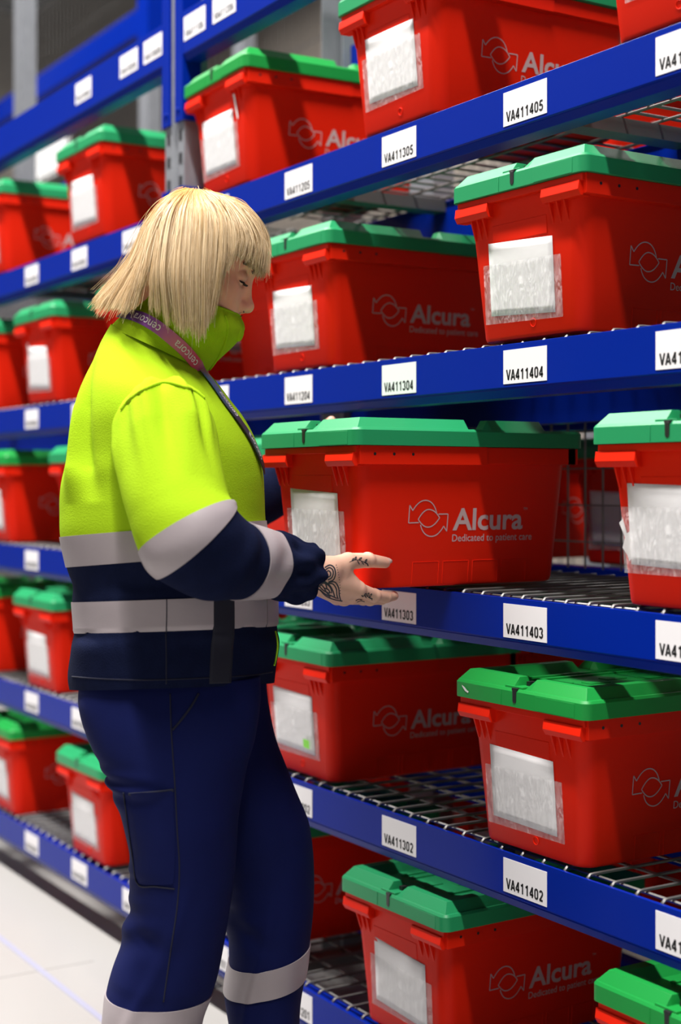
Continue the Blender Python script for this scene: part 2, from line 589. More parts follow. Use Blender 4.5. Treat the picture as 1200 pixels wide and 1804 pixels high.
def side_x(z):
    return 0.1175 + 0.0726 * z


def front_y(z):
    return -(0.193 + 0.0726 * z)


def make_tote():
    root = empty('storage_tote', (0, 0, 0))
    b = MB()
    b.loft([rr(0.221, 0.372, 0.020, 0.0), rr(0.231, 0.382, 0.023, 0.002), rr(0.235, 0.386, 0.025, 0.007), rr(0.2625, 0.4135, 0.024, 0.19), rr(0.270, 0.421, 0.024, 0.239)])
    for s in (-1, 1):                                       # long rims
        b.box(min(s * 0.125, s * 0.1435), max(s * 0.125, s * 0.1435), -0.196, 0.212, 0.1925, 0.2185)
        b.box(min(s * 0.125, s * 0.1460), max(s * 0.125, s * 0.1460), -0.212, 0.028, 0.1905, 0.2192)
    b.box(-0.1435, 0.1435, 0.196, 0.2165, 0.1925, 0.2185)
    b.box(-0.1425, 0.1425, -0.2165, -0.196, 0.2085, 0.2190)
    for xa, xb in ((-0.1440, -0.066), (0.058, 0.1385)):     # the two grip blocks under the front rim
        b.extr([(-0.198, 0.2095), (-0.2195, 0.2095), (-0.2215, 0.196), (-0.2165, 0.188), (-0.198, 0.188)], 'x', xa, xb)
    for xc in (-0.112, -0.098, -0.084, 0.068, 0.084, 0.100):
        b.extr([(-0.2145, 0.189), (-0.198, 0.189), (-0.200, 0.158), (-0.2045, 0.158)], 'x', xc - 0.0017, xc + 0.0017)
    b.extr([(-0.2040, 0.176), (-0.20625, 0.1745), (-0.2046, 0.148), (-0.2020, 0.146)], 'x', -0.070, 0.054)   # shallow panel between the blocks
    for a in (0.094, 0.152, 0.210, 0.268):                  # faint square panels low on the sides
        for s in (-1, 1):
            y0 = -0.193 + a
            for (ya, yb, za, zb) in ((y0, y0 + 0.05, 0.0385, 0.0395), (y0, y0 + 0.001, 0.004, 0.0395), (y0 + 0.05, y0 + 0.051, 0.004, 0.0395)):
                q = [(s * (side_x(z) + o), y, z) for o in (-0.002, 0.0005) for (y, z) in ((ya, za), (yb, za), (yb, zb), (ya, zb))]
                b.add(q, [(0, 1, 2, 3), (4, 5, 6, 7), (0, 1, 5, 4), (1, 2, 6, 5), (2, 3, 7, 6), (3, 0, 4, 7)])
    body = b.build('body', M['red'], root, smooth=True, auto=35, bevel=0.0014)
    for k in range(3):
        y = -0.185 + k * 0.035
        for s in (-1, 1):
            MB().tube([(s * 0.1450, y, 0.2065), (s * 0.1464, y, 0.2065)], 0.0024, 10).build('rim_hole', M['black'], body)
    em = MB()
    ring = [(0.012 + 0.006 * math.cos(a), 0, 0.022 + 0.006 * math.sin(a)) for a in np.linspace(0, 2 * math.pi, 17)]
    em.tube([(p[0], front_y(p[2]) - 0.0002, p[2]) for p in ring], 0.0006, 5)
    em.build('mould_mark', M['red'], body)

    # printed logo on the side
    g = MB()

    def onside(v2, f):
        g.add([(side_x(z) + 0.0005, -0.193 + a, z) for a, z in v2], f)
    bx, bz, bw, bh = 0.0835, 0.0790, 0.0745, 0.0560        # logo box
    nx = lambda x: bx + bw * (x - 915) / 237.0
    nz = lambda y: bz + bh * (795 - y) / 175.0
    NP = lambda L: [(nx(x), nz(y)) for x, y in L]
    w = 0.0017
    arcs = [
        [(915, 728), (918, 642)], [(918, 642), (937, 668)],
        list(bez((937, 668), (975, 612), (1022, 620), 10)) + list(bez((1022, 620), (1065, 628), (1082, 682), 10))[1:],
        [(915, 728), (976, 727)],
        [(1152, 687), (1148, 772)], [(1148, 772), (1128, 746)],
        list(bez((1128, 746), (1092, 803), (1045, 795), 10)) + list(bez((1045, 795), (1002, 787), (987, 738), 10))[1:],
        [(1152, 687), (1094, 687)],
        list(bez((972, 711), (1005, 660), (1037, 664), 10)) + list(bez((1037, 664), (1072, 666), (1101, 705), 10))[1:],
        list(bez((972, 711), (1005, 754), (1037, 750), 10)) + list(bez((1037, 750), (1070, 748), (1101, 705), 10))[1:],
    ]
    for A in arcs:
        onside(*stroke(NP(A), w))

    def put(text, a0, a1, z0, z1, bold, ref='A'):
        v, f = text_geo(text, bold)
        lo, hi = v.min(0), v.max(0)
        rv = text_geo(ref, bold)[0]
        cap = rv[:, 1].max()
        onside([(a0 + (p[0] - lo[0]) / (hi[0] - lo[0]) * (a1 - a0), z0 + p[1] / cap * (z1 - z0)) for p in v], f)
    put('Alcura', 0.168, 0.308, 0.0885, 0.1225, 0.022)
    put('Dedicated to patient care', 0.168, 0.328, 0.0700, 0.0812, 0.004, 'D')
    put('TM', 0.3085, 0.3165, 0.1185, 0.1225, 0.0, 'T')
    g.build('printed_logo', M['print'], body)

    # lid
    l = MB()
    l.loft([rr(0.305, 0.446, 0.014, 0.2195), rr(0.305, 0.446, 0.014, 0.2425), rr(0.299, 0.440, 0.012, 0.2465)])
    ex, ey, zb, hh = 0.1495, 0.2200, 0.2455, 0.0165
    sec = [(0.003, 0), (0.016, hh), (0.034, hh), (0.046, 0)]

    def ridge(path):                                        # path of (x, y, inward x, inward y), sloped ends
        rings = []
        for i, (x, y, ix, iy) in enumerate(path):
            k = 0.0 if i in (0, len(path) - 1) else 1.0
            rings.append([(x + o * ix, y + o * iy, zb + z * k) for o, z in sec] + [(x + 0.046 * ix, y + 0.046 * iy, zb - 0.003), (x + 0.003 * ix, y + 0.003 * iy, zb - 0.003)])
        l.loft(rings)
    for sx, xs in ((1, 0.012), (-1, -0.010)):
        e2 = xs + sx * (0.014 if sx > 0 else 0.004)
        ridge([(xs, -ey, 0, 1), (e2, -ey, 0, 1), (sx * ex, -ey, -sx, 1), (sx * ex, -0.010, -sx, 0), (sx * ex, 0.000, -sx, 0)])
        ridge([(sx * ex, 0.026, -sx, 0), (sx * ex, 0.036, -sx, 0), (sx * ex, 0.142, -sx, 0), (sx * ex, 0.156, -sx, 0)])
        l.box(min(sx * 0.052, sx * 0.060), max(sx * 0.052, sx * 0.060), -0.14, 0.15, 0.2455, 0.2495)
        l.box(min(sx * 0.075, sx * 0.082), max(sx * 0.075, sx * 0.082), -0.14, 0.15, 0.2455, 0.2495)
    for k in range(6):
        s = 1 if k % 2 else -1
        l.box(min(0, s * 0.022), max(0, s * 0.022), -0.15 + k * 0.055, -0.11 + k * 0.055, 0.2455, 0.2480)
    l.box(-0.030, 0.010, -0.2185, -0.196, 0.2455, 0.2495)
    l.box(-0.1525 + 0.118, -0.1525 + 0.1185, -0.2236, -0.222, 0.2205, 0.2425)
    l.box(0.045, 0.1285, -0.2235, -0.222, 0.2205, 0.2412)
    lid = l.build('lid', M['teal'], root, smooth=True, auto=25, bevel=0.0010)
    c = MB()
    c.loft([[(x - 0.003, y, z) for x, z in ((-0.0045, 0.2452), (0.0045, 0.2452), (0.0040, 0.228), (0.002, 0.2255), (-0.002, 0.2255), (-0.0040, 0.228))] for y in (-0.2238, -0.2225)])
    c.box(-0.009, 0.003, -0.2236, -0.2120, 0.2440, 0.2478)
    c.build('latch', M['black'], lid, bevel=0.0006)
    MB().box(-0.004, 0.004, -0.199, -0.188, 0.2455, 0.2560).build('lid_clip', M['black'], lid)
    MB().box(-0.006, 0.006, 0.150, 0.165, 0.2455, 0.2530).build('lid_clip', M['black'], lid)

    # clear pocket with a sheet of paper
    p = MB()

    def sheet(x0, x1, z0, z1, off, amp, seed, nx_=26, nz_=18, skew=0.0):
        r2 = np.random.default_rng(seed)
        ks = r2.normal(0, 1, (7, 2)) * np.array([120, 60])
        ph = r2.uniform(0, 6.28, 7)
        V, Fc = [], []
        for kz in range(nz_ + 1):
            for kx in range(nx_ + 1):
                x = x0 + (x1 - x0) * kx / nx_
                z = z0 + (z1 - z0) * kz / nz_ + skew * (x - (x0 + x1) / 2)
                d = sum(math.sin(ks[i, 0] * x + ks[i, 1] * z + ph[i]) for i in range(7)) / 7 * amp
                e = min(kx, nx_ - kx, 2) / 2 * min(kz, nz_ - kz + 1, 2) / 2
                V.append((x, front_y(z) - off - max(0, d + amp * 0.6) * e, z))
        for kz in range(nz_):
            for kx in range(nx_):
                a = kz * (nx_ + 1) + kx
                Fc.append((a, a + 1, a + nx_ + 2, a + nx_ + 1))
        return V, Fc
    p.add(*sheet(-0.098, 0.078, 0.030, 0.120, 0.0014, 0.0022, 3))
    p.add(*sheet(-0.098, 0.078, 0.030, 0.120, 0.0003, 0.0, 4, 1, 1))
    pk = p.build('document_pocket', M['film'], root, smooth=True)
    q = MB()
    V, Fc = sheet(-0.084, 0.062, 0.040, 0.150, 0.0010, 0.0003, 9, 12, 10, skew=-0.03)
    q.add(V, Fc)
    pa = q.build('paper_sheet', M['paper'], pk, smooth=True)
    sd = pa.modifiers.new('thick', 'SOLIDIFY')
    sd.thickness = 0.0004
    return root


proto = make_tote()
for o in list(proto.children):
    if o.name.startswith('lid'):
        for s in o.material_slots:
            pass
_used = [False]


def place_tote(u, z, label, lid='teal', Y=1.392, yaw=0.0, pocket=True, x=None, pj=(0, 0, 0), group='red totes with green lids on the shelves'):
    if _used[0]:
        t = copy_tree(proto)
    else:
        t = proto
        _used[0] = True
    if x is None:
        x = x_at(u, Y)
    cx, cy = 0.1175, -0.193
    ca, sa = math.cos(yaw), math.sin(yaw)
    t.location = (x - (cx * ca - cy * sa), Y - (cx * sa + cy * ca), z)
    t.rotation_euler = (0, 0, yaw)
    tag(t, label, 'tote box', group)
    for ch in list(t.children):
        if ch.name.split('.')[0] == 'lid':
            ch.material_slots[0].link = 'OBJECT'
            ch.material_slots[0].material = M[lid]
        if ch.name.split('.')[0] == 'document_pocket' and not pocket:
            for g in list(ch.children):
                bpy.data.objects.remove(g)
            bpy.data.objects.remove(ch)
        elif ch.name.split('.')[0] == 'document_pocket':
            ch.location = (pj[0], 0.0726 * -pj[1], pj[1])
            ch.rotation_euler = (0, pj[2], 0)
    return t


Zs = {k: v + 0.0062 for k, v in ZT.items()}
R = math.radians
T = {}
T['held'] = place_tote(0, 0.9395, 'red tote with green lid carried in the woman\'s hands, half off the shelf', x=-1.8995, Y=1.2045, group='red totes with green lids on the shelves', pj=(0.004, 0.0, 0.02))
T['105'] = place_tote(441, Zs[5], 'red tote with green lid beside the blue upright, above the woman\'s head', 'green', yaw=R(-2), pj=(0.0, 0.006, -0.02))
T['305'] = place_tote(771, Zs[5], 'red tote standing above shelf tag VA411305 at the top of the picture', pj=(0.006, 0.014, -0.02))
T['505'] = place_tote(0, Zs[5], 'red tote cut off by the top right corner, right of tag VA411405', x=x_at(1080, 1.392) + 0.235, pj=(0.01, 0.02, 0))
T['104'] = place_tote(0, Zs[4], 'red tote hidden behind the woman\'s collar, on the shelf of tag VA411304', x=-2.619, Y=1.50, pocket=False)
T['204'] = place_tote(585, Zs[4], 'red tote with green lid directly in front of the woman\'s face', Y=1.402, pj=(0.0, 0.004, 0))
T['404'] = place_tote(1027, Zs[4], 'red tote with green lid standing above shelf tag VA411404', yaw=R(1.5), pj=(0.0, -0.004, 0.02))
T['203'] = place_tote(560, Zs[3], 'red tote half hidden behind the carried tote and the woman\'s chest', Y=1.412, pocket=False)
T['503'] = place_tote(0, Zs[3], 'red tote at the right edge with torn white sticker, right of the carried tote', x=x_at(1100, 1.392) + 0.235, yaw=R(0.5), pj=(-0.012, 0.014, 0.0))
T['102'] = place_tote(440, Zs[2], 'red tote mostly hidden by the woman\'s hip, its green lid under tag VA411303', Y=1.40, yaw=R(-1.2))
T['202'] = place_tote(586, Zs[2], 'red tote with green sticky note on its pocket, by the woman\'s hip', Y=1.402, pj=(0.0, 0.006, 0.0))
T['402'] = place_tote(1031, Zs[2], 'red tote with scratched bright green lid standing above shelf tag VA411402', 'green', yaw=R(1.0))
T['101'] = place_tote(462, Zs[1], 'dark red tote behind the woman\'s knee on the lowest shelf', Y=1.41)
T['301'] = place_tote(786, Zs[1], 'red tote with green lid on the lowest shelf, under tags VA411302 and VA411402', yaw=R(1.5), pj=(0.008, 0.0, 0.04))
T['501'] = place_tote(0, Zs[1], 'red tote in the bottom right corner, only its bright green lid showing', 'green', x=x_at(1047, 1.37) + 0.27)
T['b5'] = place_tote(187, Zs[5], 'blurred red tote left of the blue upright, fully seen on the fifth shelf', pj=(0, 0.006, 0))
T['d5'] = place_tote(10, Zs[5], 'blurred red tote cut by the left edge on the fifth shelf')
T['c4'] = place_tote(102, Zs[4], 'blurred red tote behind the woman\'s back, fully seen on the fourth shelf', pj=(0, 0, 0.03))
T['e4'] = place_tote(-8, Zs[4], 'blurred red tote cut by the left edge on the fourth shelf')
T['a4'] = place_tote(0, Zs[4], 'blurred tote behind the tips of the blonde hair, fourth shelf', x=x_at(172, 1.37) + 0.27)
T['c3'] = place_tote(19, Zs[3], 'blurred red tote at the left edge of the third shelf, large shaded side', 'green')
T['b3'] = place_tote(0, Zs[3], 'blurred tote on the third shelf peeking out behind the yellow jacket', x=x_at(88, 1.37) + 0.27)
T['b2'] = place_tote(101, Zs[2], 'blurred red tote left of the navy jacket hem, second shelf')
T['d2'] = place_tote(-12, Zs[2], 'blurred dark red tote cut by the left edge on the second shelf', 'green')
T['c1'] = place_tote(28, Zs[1], 'blurred red tote cut by the left edge on the lowest shelf', 'green')
T['a1'] = place_tote(188, Zs[1], 'blurred red tote on the lowest shelf behind the back of the woman\'s thigh')
for i, (x, z) in enumerate([(-2.15, 0.93), (-2.56, 0.93), (-2.3, 1.72)] + [(xx, zz) for zz in (0.15, 0.53) for xx in (-3.48, -3.10, -2.55, -2.17, -1.79, -1.41)]):  # the two lowest rows are added to hide bright floor beyond
    t = place_tote(0, z + 0.004, ['dark red tote in the back row, seen through the gap right of the carried tote', 'dark red tote in the back row behind the carried tote', 'dark red tote high in the back row seen through the mesh'][i] if i < 3 else 'added tote in the back row, covering bright floor behind the lower wire shelves', x=x, Y=YR + 0.06, group='totes in the back row')


def child(t, name):
    return [c for c in t.children if c.name.split('.')[0] == name][0]


def front_patch(poly, off=0.0006):
    v = [(x, front_y(z) - off, z) for x, z in poly]
    return MB().add(v, [tuple(range(len(v)))])


# marks of wear and notes
front_patch([(-0.116, 0.112), (-0.108, 0.118), (-0.102, 0.098), (-0.090, 0.104), (-0.094, 0.090), (-0.082, 0.078), (-0.074, 0.066), (-0.090, 0.070), (-0.100, 0.060), (-0.103, 0.068), (-0.112, 0.078), (-0.106, 0.092)], 0.0006).build('torn_sticker', M['residue'], child(T['503'], 'body'))
MB().add([(-0.130, -0.2238, 0.2385), (-0.122, -0.2238, 0.2355), (-0.116, -0.2238, 0.231), (-0.112, -0.2238, 0.2305), (-0.114, -0.2238, 0.2275), (-0.122, -0.2238, 0.230), (-0.127, -0.2238, 0.2345)], [tuple(range(7))]).build('paint_scratch', M['residue'], child(T['402'], 'lid'))
front_patch([(0.030, 0.050), (0.052, 0.049), (0.052, 0.065), (0.030, 0.066)], 0.0065).build('sticky_note', M['note'], child(T['202'], 'document_pocket'))
front_patch([(0.070, 0.182), (0.078, 0.180), (0.088, 0.132), (0.084, 0.128), (0.078, 0.150), (0.074, 0.168)], 0.0030).build('tape_remnant', M['residue'], child(T['105'], 'body'))
front_patch([(-0.085, 0.166), (-0.040, 0.163), (-0.040, 0.152), (-0.085, 0.155)], 0.0006).build('sticker_remnant', M['residue'], child(T['c4'], 'body'))

# PERSON-PART
# ------------------------------------------------------------------ the person
LAT0, D0 = (310.0 - CX) / F * 2.2, 2.2
PLOC = Vector((LAT0 * S_ - D0 * C_, LAT0 * C_ + D0 * S_, 0))
PROT = math.atan2(C_, S_)                                   # her local x is the way she faces, y her left-hand side, z up


def L3(u, v, d):
    return np.array([(u - CX) / F * d - LAT0, d - D0, H - (v - HV) / F * d])


def catmull(P, t):
    """P (n,k) control rows, t in 0..n-1 (array) -> rows."""
    P = np.asarray(P, float)
    n = len(P)
    t = np.clip(np.asarray(t, float), 0, n - 1 - 1e-9)
    i = np.floor(t).astype(int)
    x = (t - i)[:, None]
    p0, p1, p2, p3 = P[np.maximum(i - 1, 0)], P[i], P[np.minimum(i + 1, n - 1)], P[np.minimum(i + 2, n - 1)]
    return 0.5 * (2 * p1 + (p2 - p0) * x + (2 * p0 - 5 * p1 + 4 * p2 - p3) * x ** 2 + (3 * p1 - p0 - 3 * p2 + p3) * x ** 3)


class Noise:
    def __init__(s, seed, freq, n=10):
        r = np.random.default_rng(seed)
        s.k = r.normal(0, 1, (n, 3)) * np.asarray(freq)
        s.p = r.uniform(0, 6.28, n)

    def __call__(s, P):
        return np.sin(P @ s.k.T + s.p).mean(-1)


class Loft:
    """Closed tube: rows of centre, two half-axis vectors and a squareness power; disp(t, phi, P) moves along the radius."""

    def __init__(s, ctr, ax, ay, power=2.0, disp=None):
        s.c, s.x, s.y, s.pw, s.disp = np.array(ctr), np.array(ax), np.array(ay), power, disp

    def at(s, t, ph):
        t, ph = np.broadcast_arrays(np.asarray(t, float), np.asarray(ph, float))
        sh = t.shape
        t, ph = t.ravel(), ph.ravel()
        c, x, y = catmull(s.c, t), catmull(s.x, t), catmull(s.y, t)
        e = 2.0 / s.pw
        cc, ss = np.cos(ph), np.sin(ph)
        a = np.sign(cc) * np.abs(cc) ** e
        b = np.sign(ss) * np.abs(ss) ** e
        P = c + x * a[:, None] + y * b[:, None]
        if s.disp is not None:
            r = P - c
            r /= np.linalg.norm(r, axis=1)[:, None] + 1e-9
            P = P + r * s.disp(t, ph, P)[:, None]
        return P.reshape(sh + (3,))

    def normal(s, t, ph):
        e = 1e-3
        a = s.at(t + e, ph) - s.at(t - e, ph)
        b = s.at(t, ph + e) - s.at(t, ph - e)
        n = np.cross(b, a)
        n /= np.linalg.norm(n, axis=-1)[..., None] + 1e-12
        c = catmull(s.c, np.asarray(t).ravel()).reshape(np.asarray(t).shape + (3,))
        out = ((s.at(t, ph) - c) * n).sum(-1) < 0
        n[out] *= -1
        return n

    def mesh(s, mb, ts, nph=96, mis=None, cap0=False, cap1=False):
        ph = np.linspace(0, 2 * np.pi, nph, endpoint=False)
        T, PH = np.meshgrid(ts, ph, indexing='ij')
        P = s.at(T, PH)
        n0 = len(mb.v)
        mb.v += [tuple(p) for p in P.reshape(-1, 3)]
        for i in range(len(ts) - 1):
            mi = mis((ts[i] + ts[i + 1]) / 2) if mis else 0
            for k in range(nph):
                q = (k + 1) % nph
                mb.f.append((n0 + i * nph + k, n0 + i * nph + q, n0 + (i + 1) * nph + q, n0 + (i + 1) * nph + k))
                mb.m.append(mi)
        if cap0:
            mb.f.append(tuple(n0 + k for k in range(nph))); mb.m.append(0)
        if cap1:
            mb.f.append(tuple(n0 + (len(ts) - 1) * nph + k for k in range(nph))); mb.m.append(mis(ts[-1]) if mis else 0)

    def patch(s, t0, t1, p0, p1, off, nt=10, npn=90, thick=0.0015, wrap=False):
        """A shell lying on the surface over a parameter window."""
        ts, ph = np.linspace(t0, t1, nt), np.linspace(p0, p1, npn)
        T, PH = np.meshgrid(ts, ph, indexing='ij')
        P, N = s.at(T, PH), s.normal(T, PH)
        A, B = P + N * off, P + N * (off - thick - 0.002)
        mb = MB()
        k = nt * npn
        mb.v = [tuple(p) for p in A.reshape(-1, 3)] + [tuple(p) for p in B.reshape(-1, 3)]
        for i in range(nt - 1):
            for q in range(npn - 1):
                a = i * npn + q
                mb.f.append((a, a + 1, a + npn + 1, a + npn))
        for q in range(npn - 1):
            for a in (q, (nt - 1) * npn + q):
                mb.f.append((a, a + 1, k + a + 1, k + a))
        if not wrap:
            for i in range(nt - 1):
                for a in (i * npn, i * npn + npn - 1):
                    mb.f.append((a, a + npn, k + a + npn, k + a))
        mb.m = [0] * len(mb.f)
        return mb


def rows_lr(rows, d, flat=0.0):
    """rows (uL, vL, uR, vR, half depth[, centre depth]) -> loft arrays with silhouettes through those image points."""
    c, x, y = [], [], []
    for r in rows:
        dd = r[5] if len(r) > 5 else d
        a, b = L3(r[0], r[1], dd), L3(r[2], r[3], dd)
        c.append((a + b) / 2)
        x.append((b - a) / 2)
        y.append(np.array([0, -r[4], flat * ((r[1] + r[3]) / 2 - HV) / F * r[4]]))
    return c, x, y


def path_loft(pts, power=2.0, disp=None):
    """pts (u, v, depth, radius) -> tube with parallel-transported rings; phi = 0 is away from the camera's up side."""
    P = np.array([L3(*p[:3]) for p in pts])
    r = np.array([p[3] for p in pts])
    T = np.gradient(P, axis=0)
    T /= np.linalg.norm(T, axis=1)[:, None]
    ref = np.array([0, -1.0, 0])
    X, Y = [], []
    for i in range(len(P)):
        ref = ref - T[i] * ref.dot(T[i])
        ref /= np.linalg.norm(ref)
        b = np.cross(T[i], ref)
        X.append(ref * r[i])
        Y.append(b * r[i])
    return Loft(P, X, Y, power, disp)


# ---- jacket body
torso_rows = [
    (128, 1214, 481, 1203, .186), (125, 1187, 483, 1180, .188), (129, 1139, 487, 1130, .190), (135, 1113, 486, 1101, .187), (135, 1060, 485, 1047, .185),
    (136, 1032, 485, 1020, .182), (125, 999, 478, 972, .186), (113, 946, 468, 917, .188), (114, 900, 466, 875, .186), (119, 850, 465, 838, .182),
    (125, 812, 460, 802, .180), (133, 767, 449, 772, .178), (144, 717, 427, 735, .173), (154, 671, 402, 703, .158), (167, 633, 380, 674, .128),
    (180, 600, 366, 658, .098), (196, 571, 358, 645, .078)]
n1, n2, n3 = Noise(3, (9, 9, 26)), Noise(5, (24, 24, 6)), Noise(6, (40, 40, 14))


def torso_disp(t, ph, P):
    d = 0.0065 * n1(P) + 0.0065 * n2(P) * (t > 3) + 0.0016 * n3(P)
    # creases running from the armpit down the back, and slack above the lower band
    z = P[:, 2]
    back = np.clip(-np.cos(ph), 0, 1)
    near = np.clip(np.sin(ph), 0, 1)
    d += 0.006 * np.exp(-((t - 8.4 - 1.2 * near) / 0.8) ** 2) * back * near * 1.5
    d -= 0.014 * np.exp(-((ph - 2.25 - 0.09 * (t - 10)) / 0.10) ** 2) * np.clip((t - 8.2) / 1.5, 0, 1) * np.clip((14 - t) / 2, 0, 1)
    d += 0.010 * np.exp(-((ph - 2.50 - 0.05 * (t - 10)) / 0.12) ** 2) * np.clip((t - 8.2) / 1.5, 0, 1) * np.clip((14 - t) / 2, 0, 1)
    d += 0.004 * np.exp(-((t - 1.9) / 0.5) ** 2) * np.sin(3 * ph + 1) + 0.003 * np.exp(-((t - 5.1) / 0.5) ** 2) * np.sin(5 * ph + 2)
    return d


c_, x_, y_ = rows_lr(torso_rows, 2.2, 0.85)
torso = Loft(c_, x_, y_, 2.25, torso_disp)
jm = MB()
ts = np.concatenate([np.linspace(0, 6, 60), np.linspace(6, 16, 110)[1:]])
torso.mesh(jm, ts, 120, lambda t: 0 if t > 6.0 else 1)
# hem turned under
hem = torso.at(np.zeros(120), np.linspace(0, 2 * np.pi, 120, endpoint=False))
cen = hem.mean(0)
jm.loft([[tuple(p) for p in hem], [tuple(cen + (p - cen) * 0.93 + np.array([0, 0, 0.012])) for p in hem], [tuple(cen + (p - cen) * 0.88 + np.array([0, 0, 0.06])) for p in hem]], cap0=False, cap1=True, mi=1)

# ---- sleeves
n4, n5 = Noise(8, (18, 18, 7)), Noise(9, (45, 45, 45))


def sleeve_disp(t, ph, P):
    d = 0.0075 * n4(P) * np.clip(t / 2, 0, 1) + 0.0012 * n5(P)
    up = np.clip(t / 1.5, 0, 1) * np.clip((4.8 - t) / 1.5, 0, 1)
    w = (ph + np.pi) % (2 * np.pi) - np.pi
    d += up * (0.008 * np.exp(-((w - 0.40 + 0.03 * t) / 0.13) ** 2) - 0.006 * np.exp(-((w - 0.12 + 0.04 * t) / 0.14) ** 2) + 0.009 * np.exp(-((w + 0.10 + 0.13 * t) / 0.12) ** 2) - 0.004 * np.exp(-((w + 0.42 + 0.10 * t) / 0.15) ** 2) + 0.0075 * np.exp(-((ph - 1.35 - 0.05 * t) / 0.16) ** 2) + 0.0055 * np.exp(-((ph - 0.75 + 0.05 * t) / 0.14) ** 2) - 0.005 * np.exp(-((ph - 1.9) / 0.2) ** 2) + 0.0055 * np.exp(-((ph - 5.9) / 0.2) ** 2) + 0.006 * np.exp(-((ph - 5.2 - 0.04 * t) / 0.16) ** 2) + 0.0025 * np.sin(7 * ph - 0.7 * t + 1))
    fo = np.clip((t - 5.0) / 1.2, 0, 1)
    d += fo * 0.0022 * np.sin(6.1 * t + 2.4 * np.sin(ph + 0.5)) * (0.5 + 0.5 * np.sin(2 * ph + t)) * (1 - 0.75 * np.clip((t - 8) / 1.5, 0, 1)) + 0.0036 * np.clip((t - 8.6) / 1.5, 0, 1) * np.sin(5 * ph + 2.2 * t + 1.5 * np.sin(2 * ph)) + 0.002 * np.clip((t - 8.6) / 1.5, 0, 1) * np.sin(9 * ph - 1.5 * t)
    return d


SL = [(296, 696, 2.085, .020), (294, 709, 2.075, .047), (292, 736, 2.055, .064), (295, 774, 2.032, .068), (301, 830, 2.00, .067), (316, 900, 1.968, .067),
      (337, 946, 1.955, .0705), (372, 976, 1.972, .064), (412, 986, 2.01, .0545), (458, 991, 2.055, .0505), (488, 997, 2.085, .0475), (513, 1003, 2.110, .0465), (532, 1009, 2.13, .0425)]
sleeve = path_loft(SL, 2.0, sleeve_disp)
sm = MB()
T_N = 5.95                                                  # yellow ends here
sleeve.mesh(sm, np.concatenate([np.linspace(0, T_N, 90), np.linspace(T_N, 12, 90)[1:]]), 80, lambda t: 0 if t < T_N else 1, cap0=True)
e1 = sleeve.at(np.full(80, 12.0), np.linspace(0, 2 * np.pi, 80, endpoint=False))
cc = e1.mean(0)
ax = L3(532, 1009, 2.13) - L3(513, 1003, 2.11)
ax /= np.linalg.norm(ax)
sm.loft([[tuple(p) for p in e1], [tuple(cc + (p - cc) * 0.93 + ax * 0.004) for p in e1], [tuple(cc + (p - cc) * 0.82 - ax * 0.002) for p in e1], [tuple(cc + (p - cc) * 0.74 - ax * 0.03) for p in e1]], cap0=False, cap1=False, mi=1)
FL = [(300, 690, 2.315, .030), (298, 715, 2.335, .062), (310, 770, 2.39, .066), (335, 830, 2.46, .064), (368, 880, 2.535, .062), (420, 885, 2.595, .054), (468, 868, 2.615, .051), (505, 842, 2.622, .047), (530, 820, 2.622, .042)]
fsleeve = path_loft(FL, 2.0, lambda t, ph, P: 0.005 * n4(P) + 0.001 * n5(P))
fm = MB()
fsleeve.mesh(fm, np.linspace(0, 8, 80), 64, lambda t: 0 if t < 4.0 else 1, cap0=True)

# ---- collar
col_rows = [(194, 579, 360, 655, .086), (215, 560, 378, 636, .082), (243, 538, 413, 608, .079), (258, 523, 427, 580, .078), (264, 516, 424, 558, .075),
            (267, 514, 417, 555, .070), (273, 524, 408, 566, .064), (278, 545, 398, 590, .060)]
c_, x_, y_ = rows_lr(col_rows, 2.2)
collar = Loft(c_, x_, y_, 2.0, lambda t, ph, P: 0.0035 * n2(P) + 0.002 * np.sin(2.6 * t + 2 * ph) * (t < 4))
cm = MB()
collar.mesh(cm, np.linspace(0, 7, 60), 80)


def trisbvh(*mbs):
    V, Fc = [], []
    for m in mbs:
        n = len(V)
        V += m.v
        Fc += [tuple(i + n for i in f) for f in m.f]
    return BVHTree.FromPolygons(V, Fc)


EYE = Vector((-LAT0, -D0, H))


def hit(bvh, u, v):
    d = Vector(((u - CX) / F, 1.0, (HV - v) / F)).normalized()
    loc, nor, _, _ = bvh.ray_cast(EYE, d)
    if loc is None:
        return None, None
    if nor.dot(d) > 0:
        nor = -nor
    return loc, nor


cloth_bvh = trisbvh(jm, sm, cm)


def seam(bvh, uv, r, name, m, parent, off=0.0):
    pts = []
    for u, v in catmull(np.array(uv, float), np.linspace(0, len(uv) - 1, 8 * len(uv))):
        p, n = hit(bvh, u, v)
        if p is not None:
            pts.append(p + n * off)
    if len(pts) > 2:
        return MB().tube(pts, r, 6).build(name, m, parent, smooth=True)


# ---- body: head, hands and what is under the clothes, as one skin
def seg_d(P, a, b, ra, rb):
    a, b = np.asarray(a), np.asarray(b)
    ba = b - a
    h = np.clip(((P - a) @ ba) / (ba @ ba), 0, 1)
    return np.linalg.norm(P - a - h[..., None] * ba, axis=-1) - (ra + (rb - ra) * h)


def ell(P, c, r):
    q = (P - np.asarray(c)) / np.asarray(r)
    k = np.linalg.norm(q, axis=-1)
    return (k - 1) * min(r) * 0.9 if False else k * (k - 1) / (np.linalg.norm(q / np.asarray(r), axis=-1) + 1e-9)


def smin(a, b, k):
    h = np.clip(0.5 + 0.5 * (b - a) / k, 0, 1)
    return b + (a - b) * h - k * h * (1 - h)


def smax(a, b, k):
    return -smin(-a, -b, k)


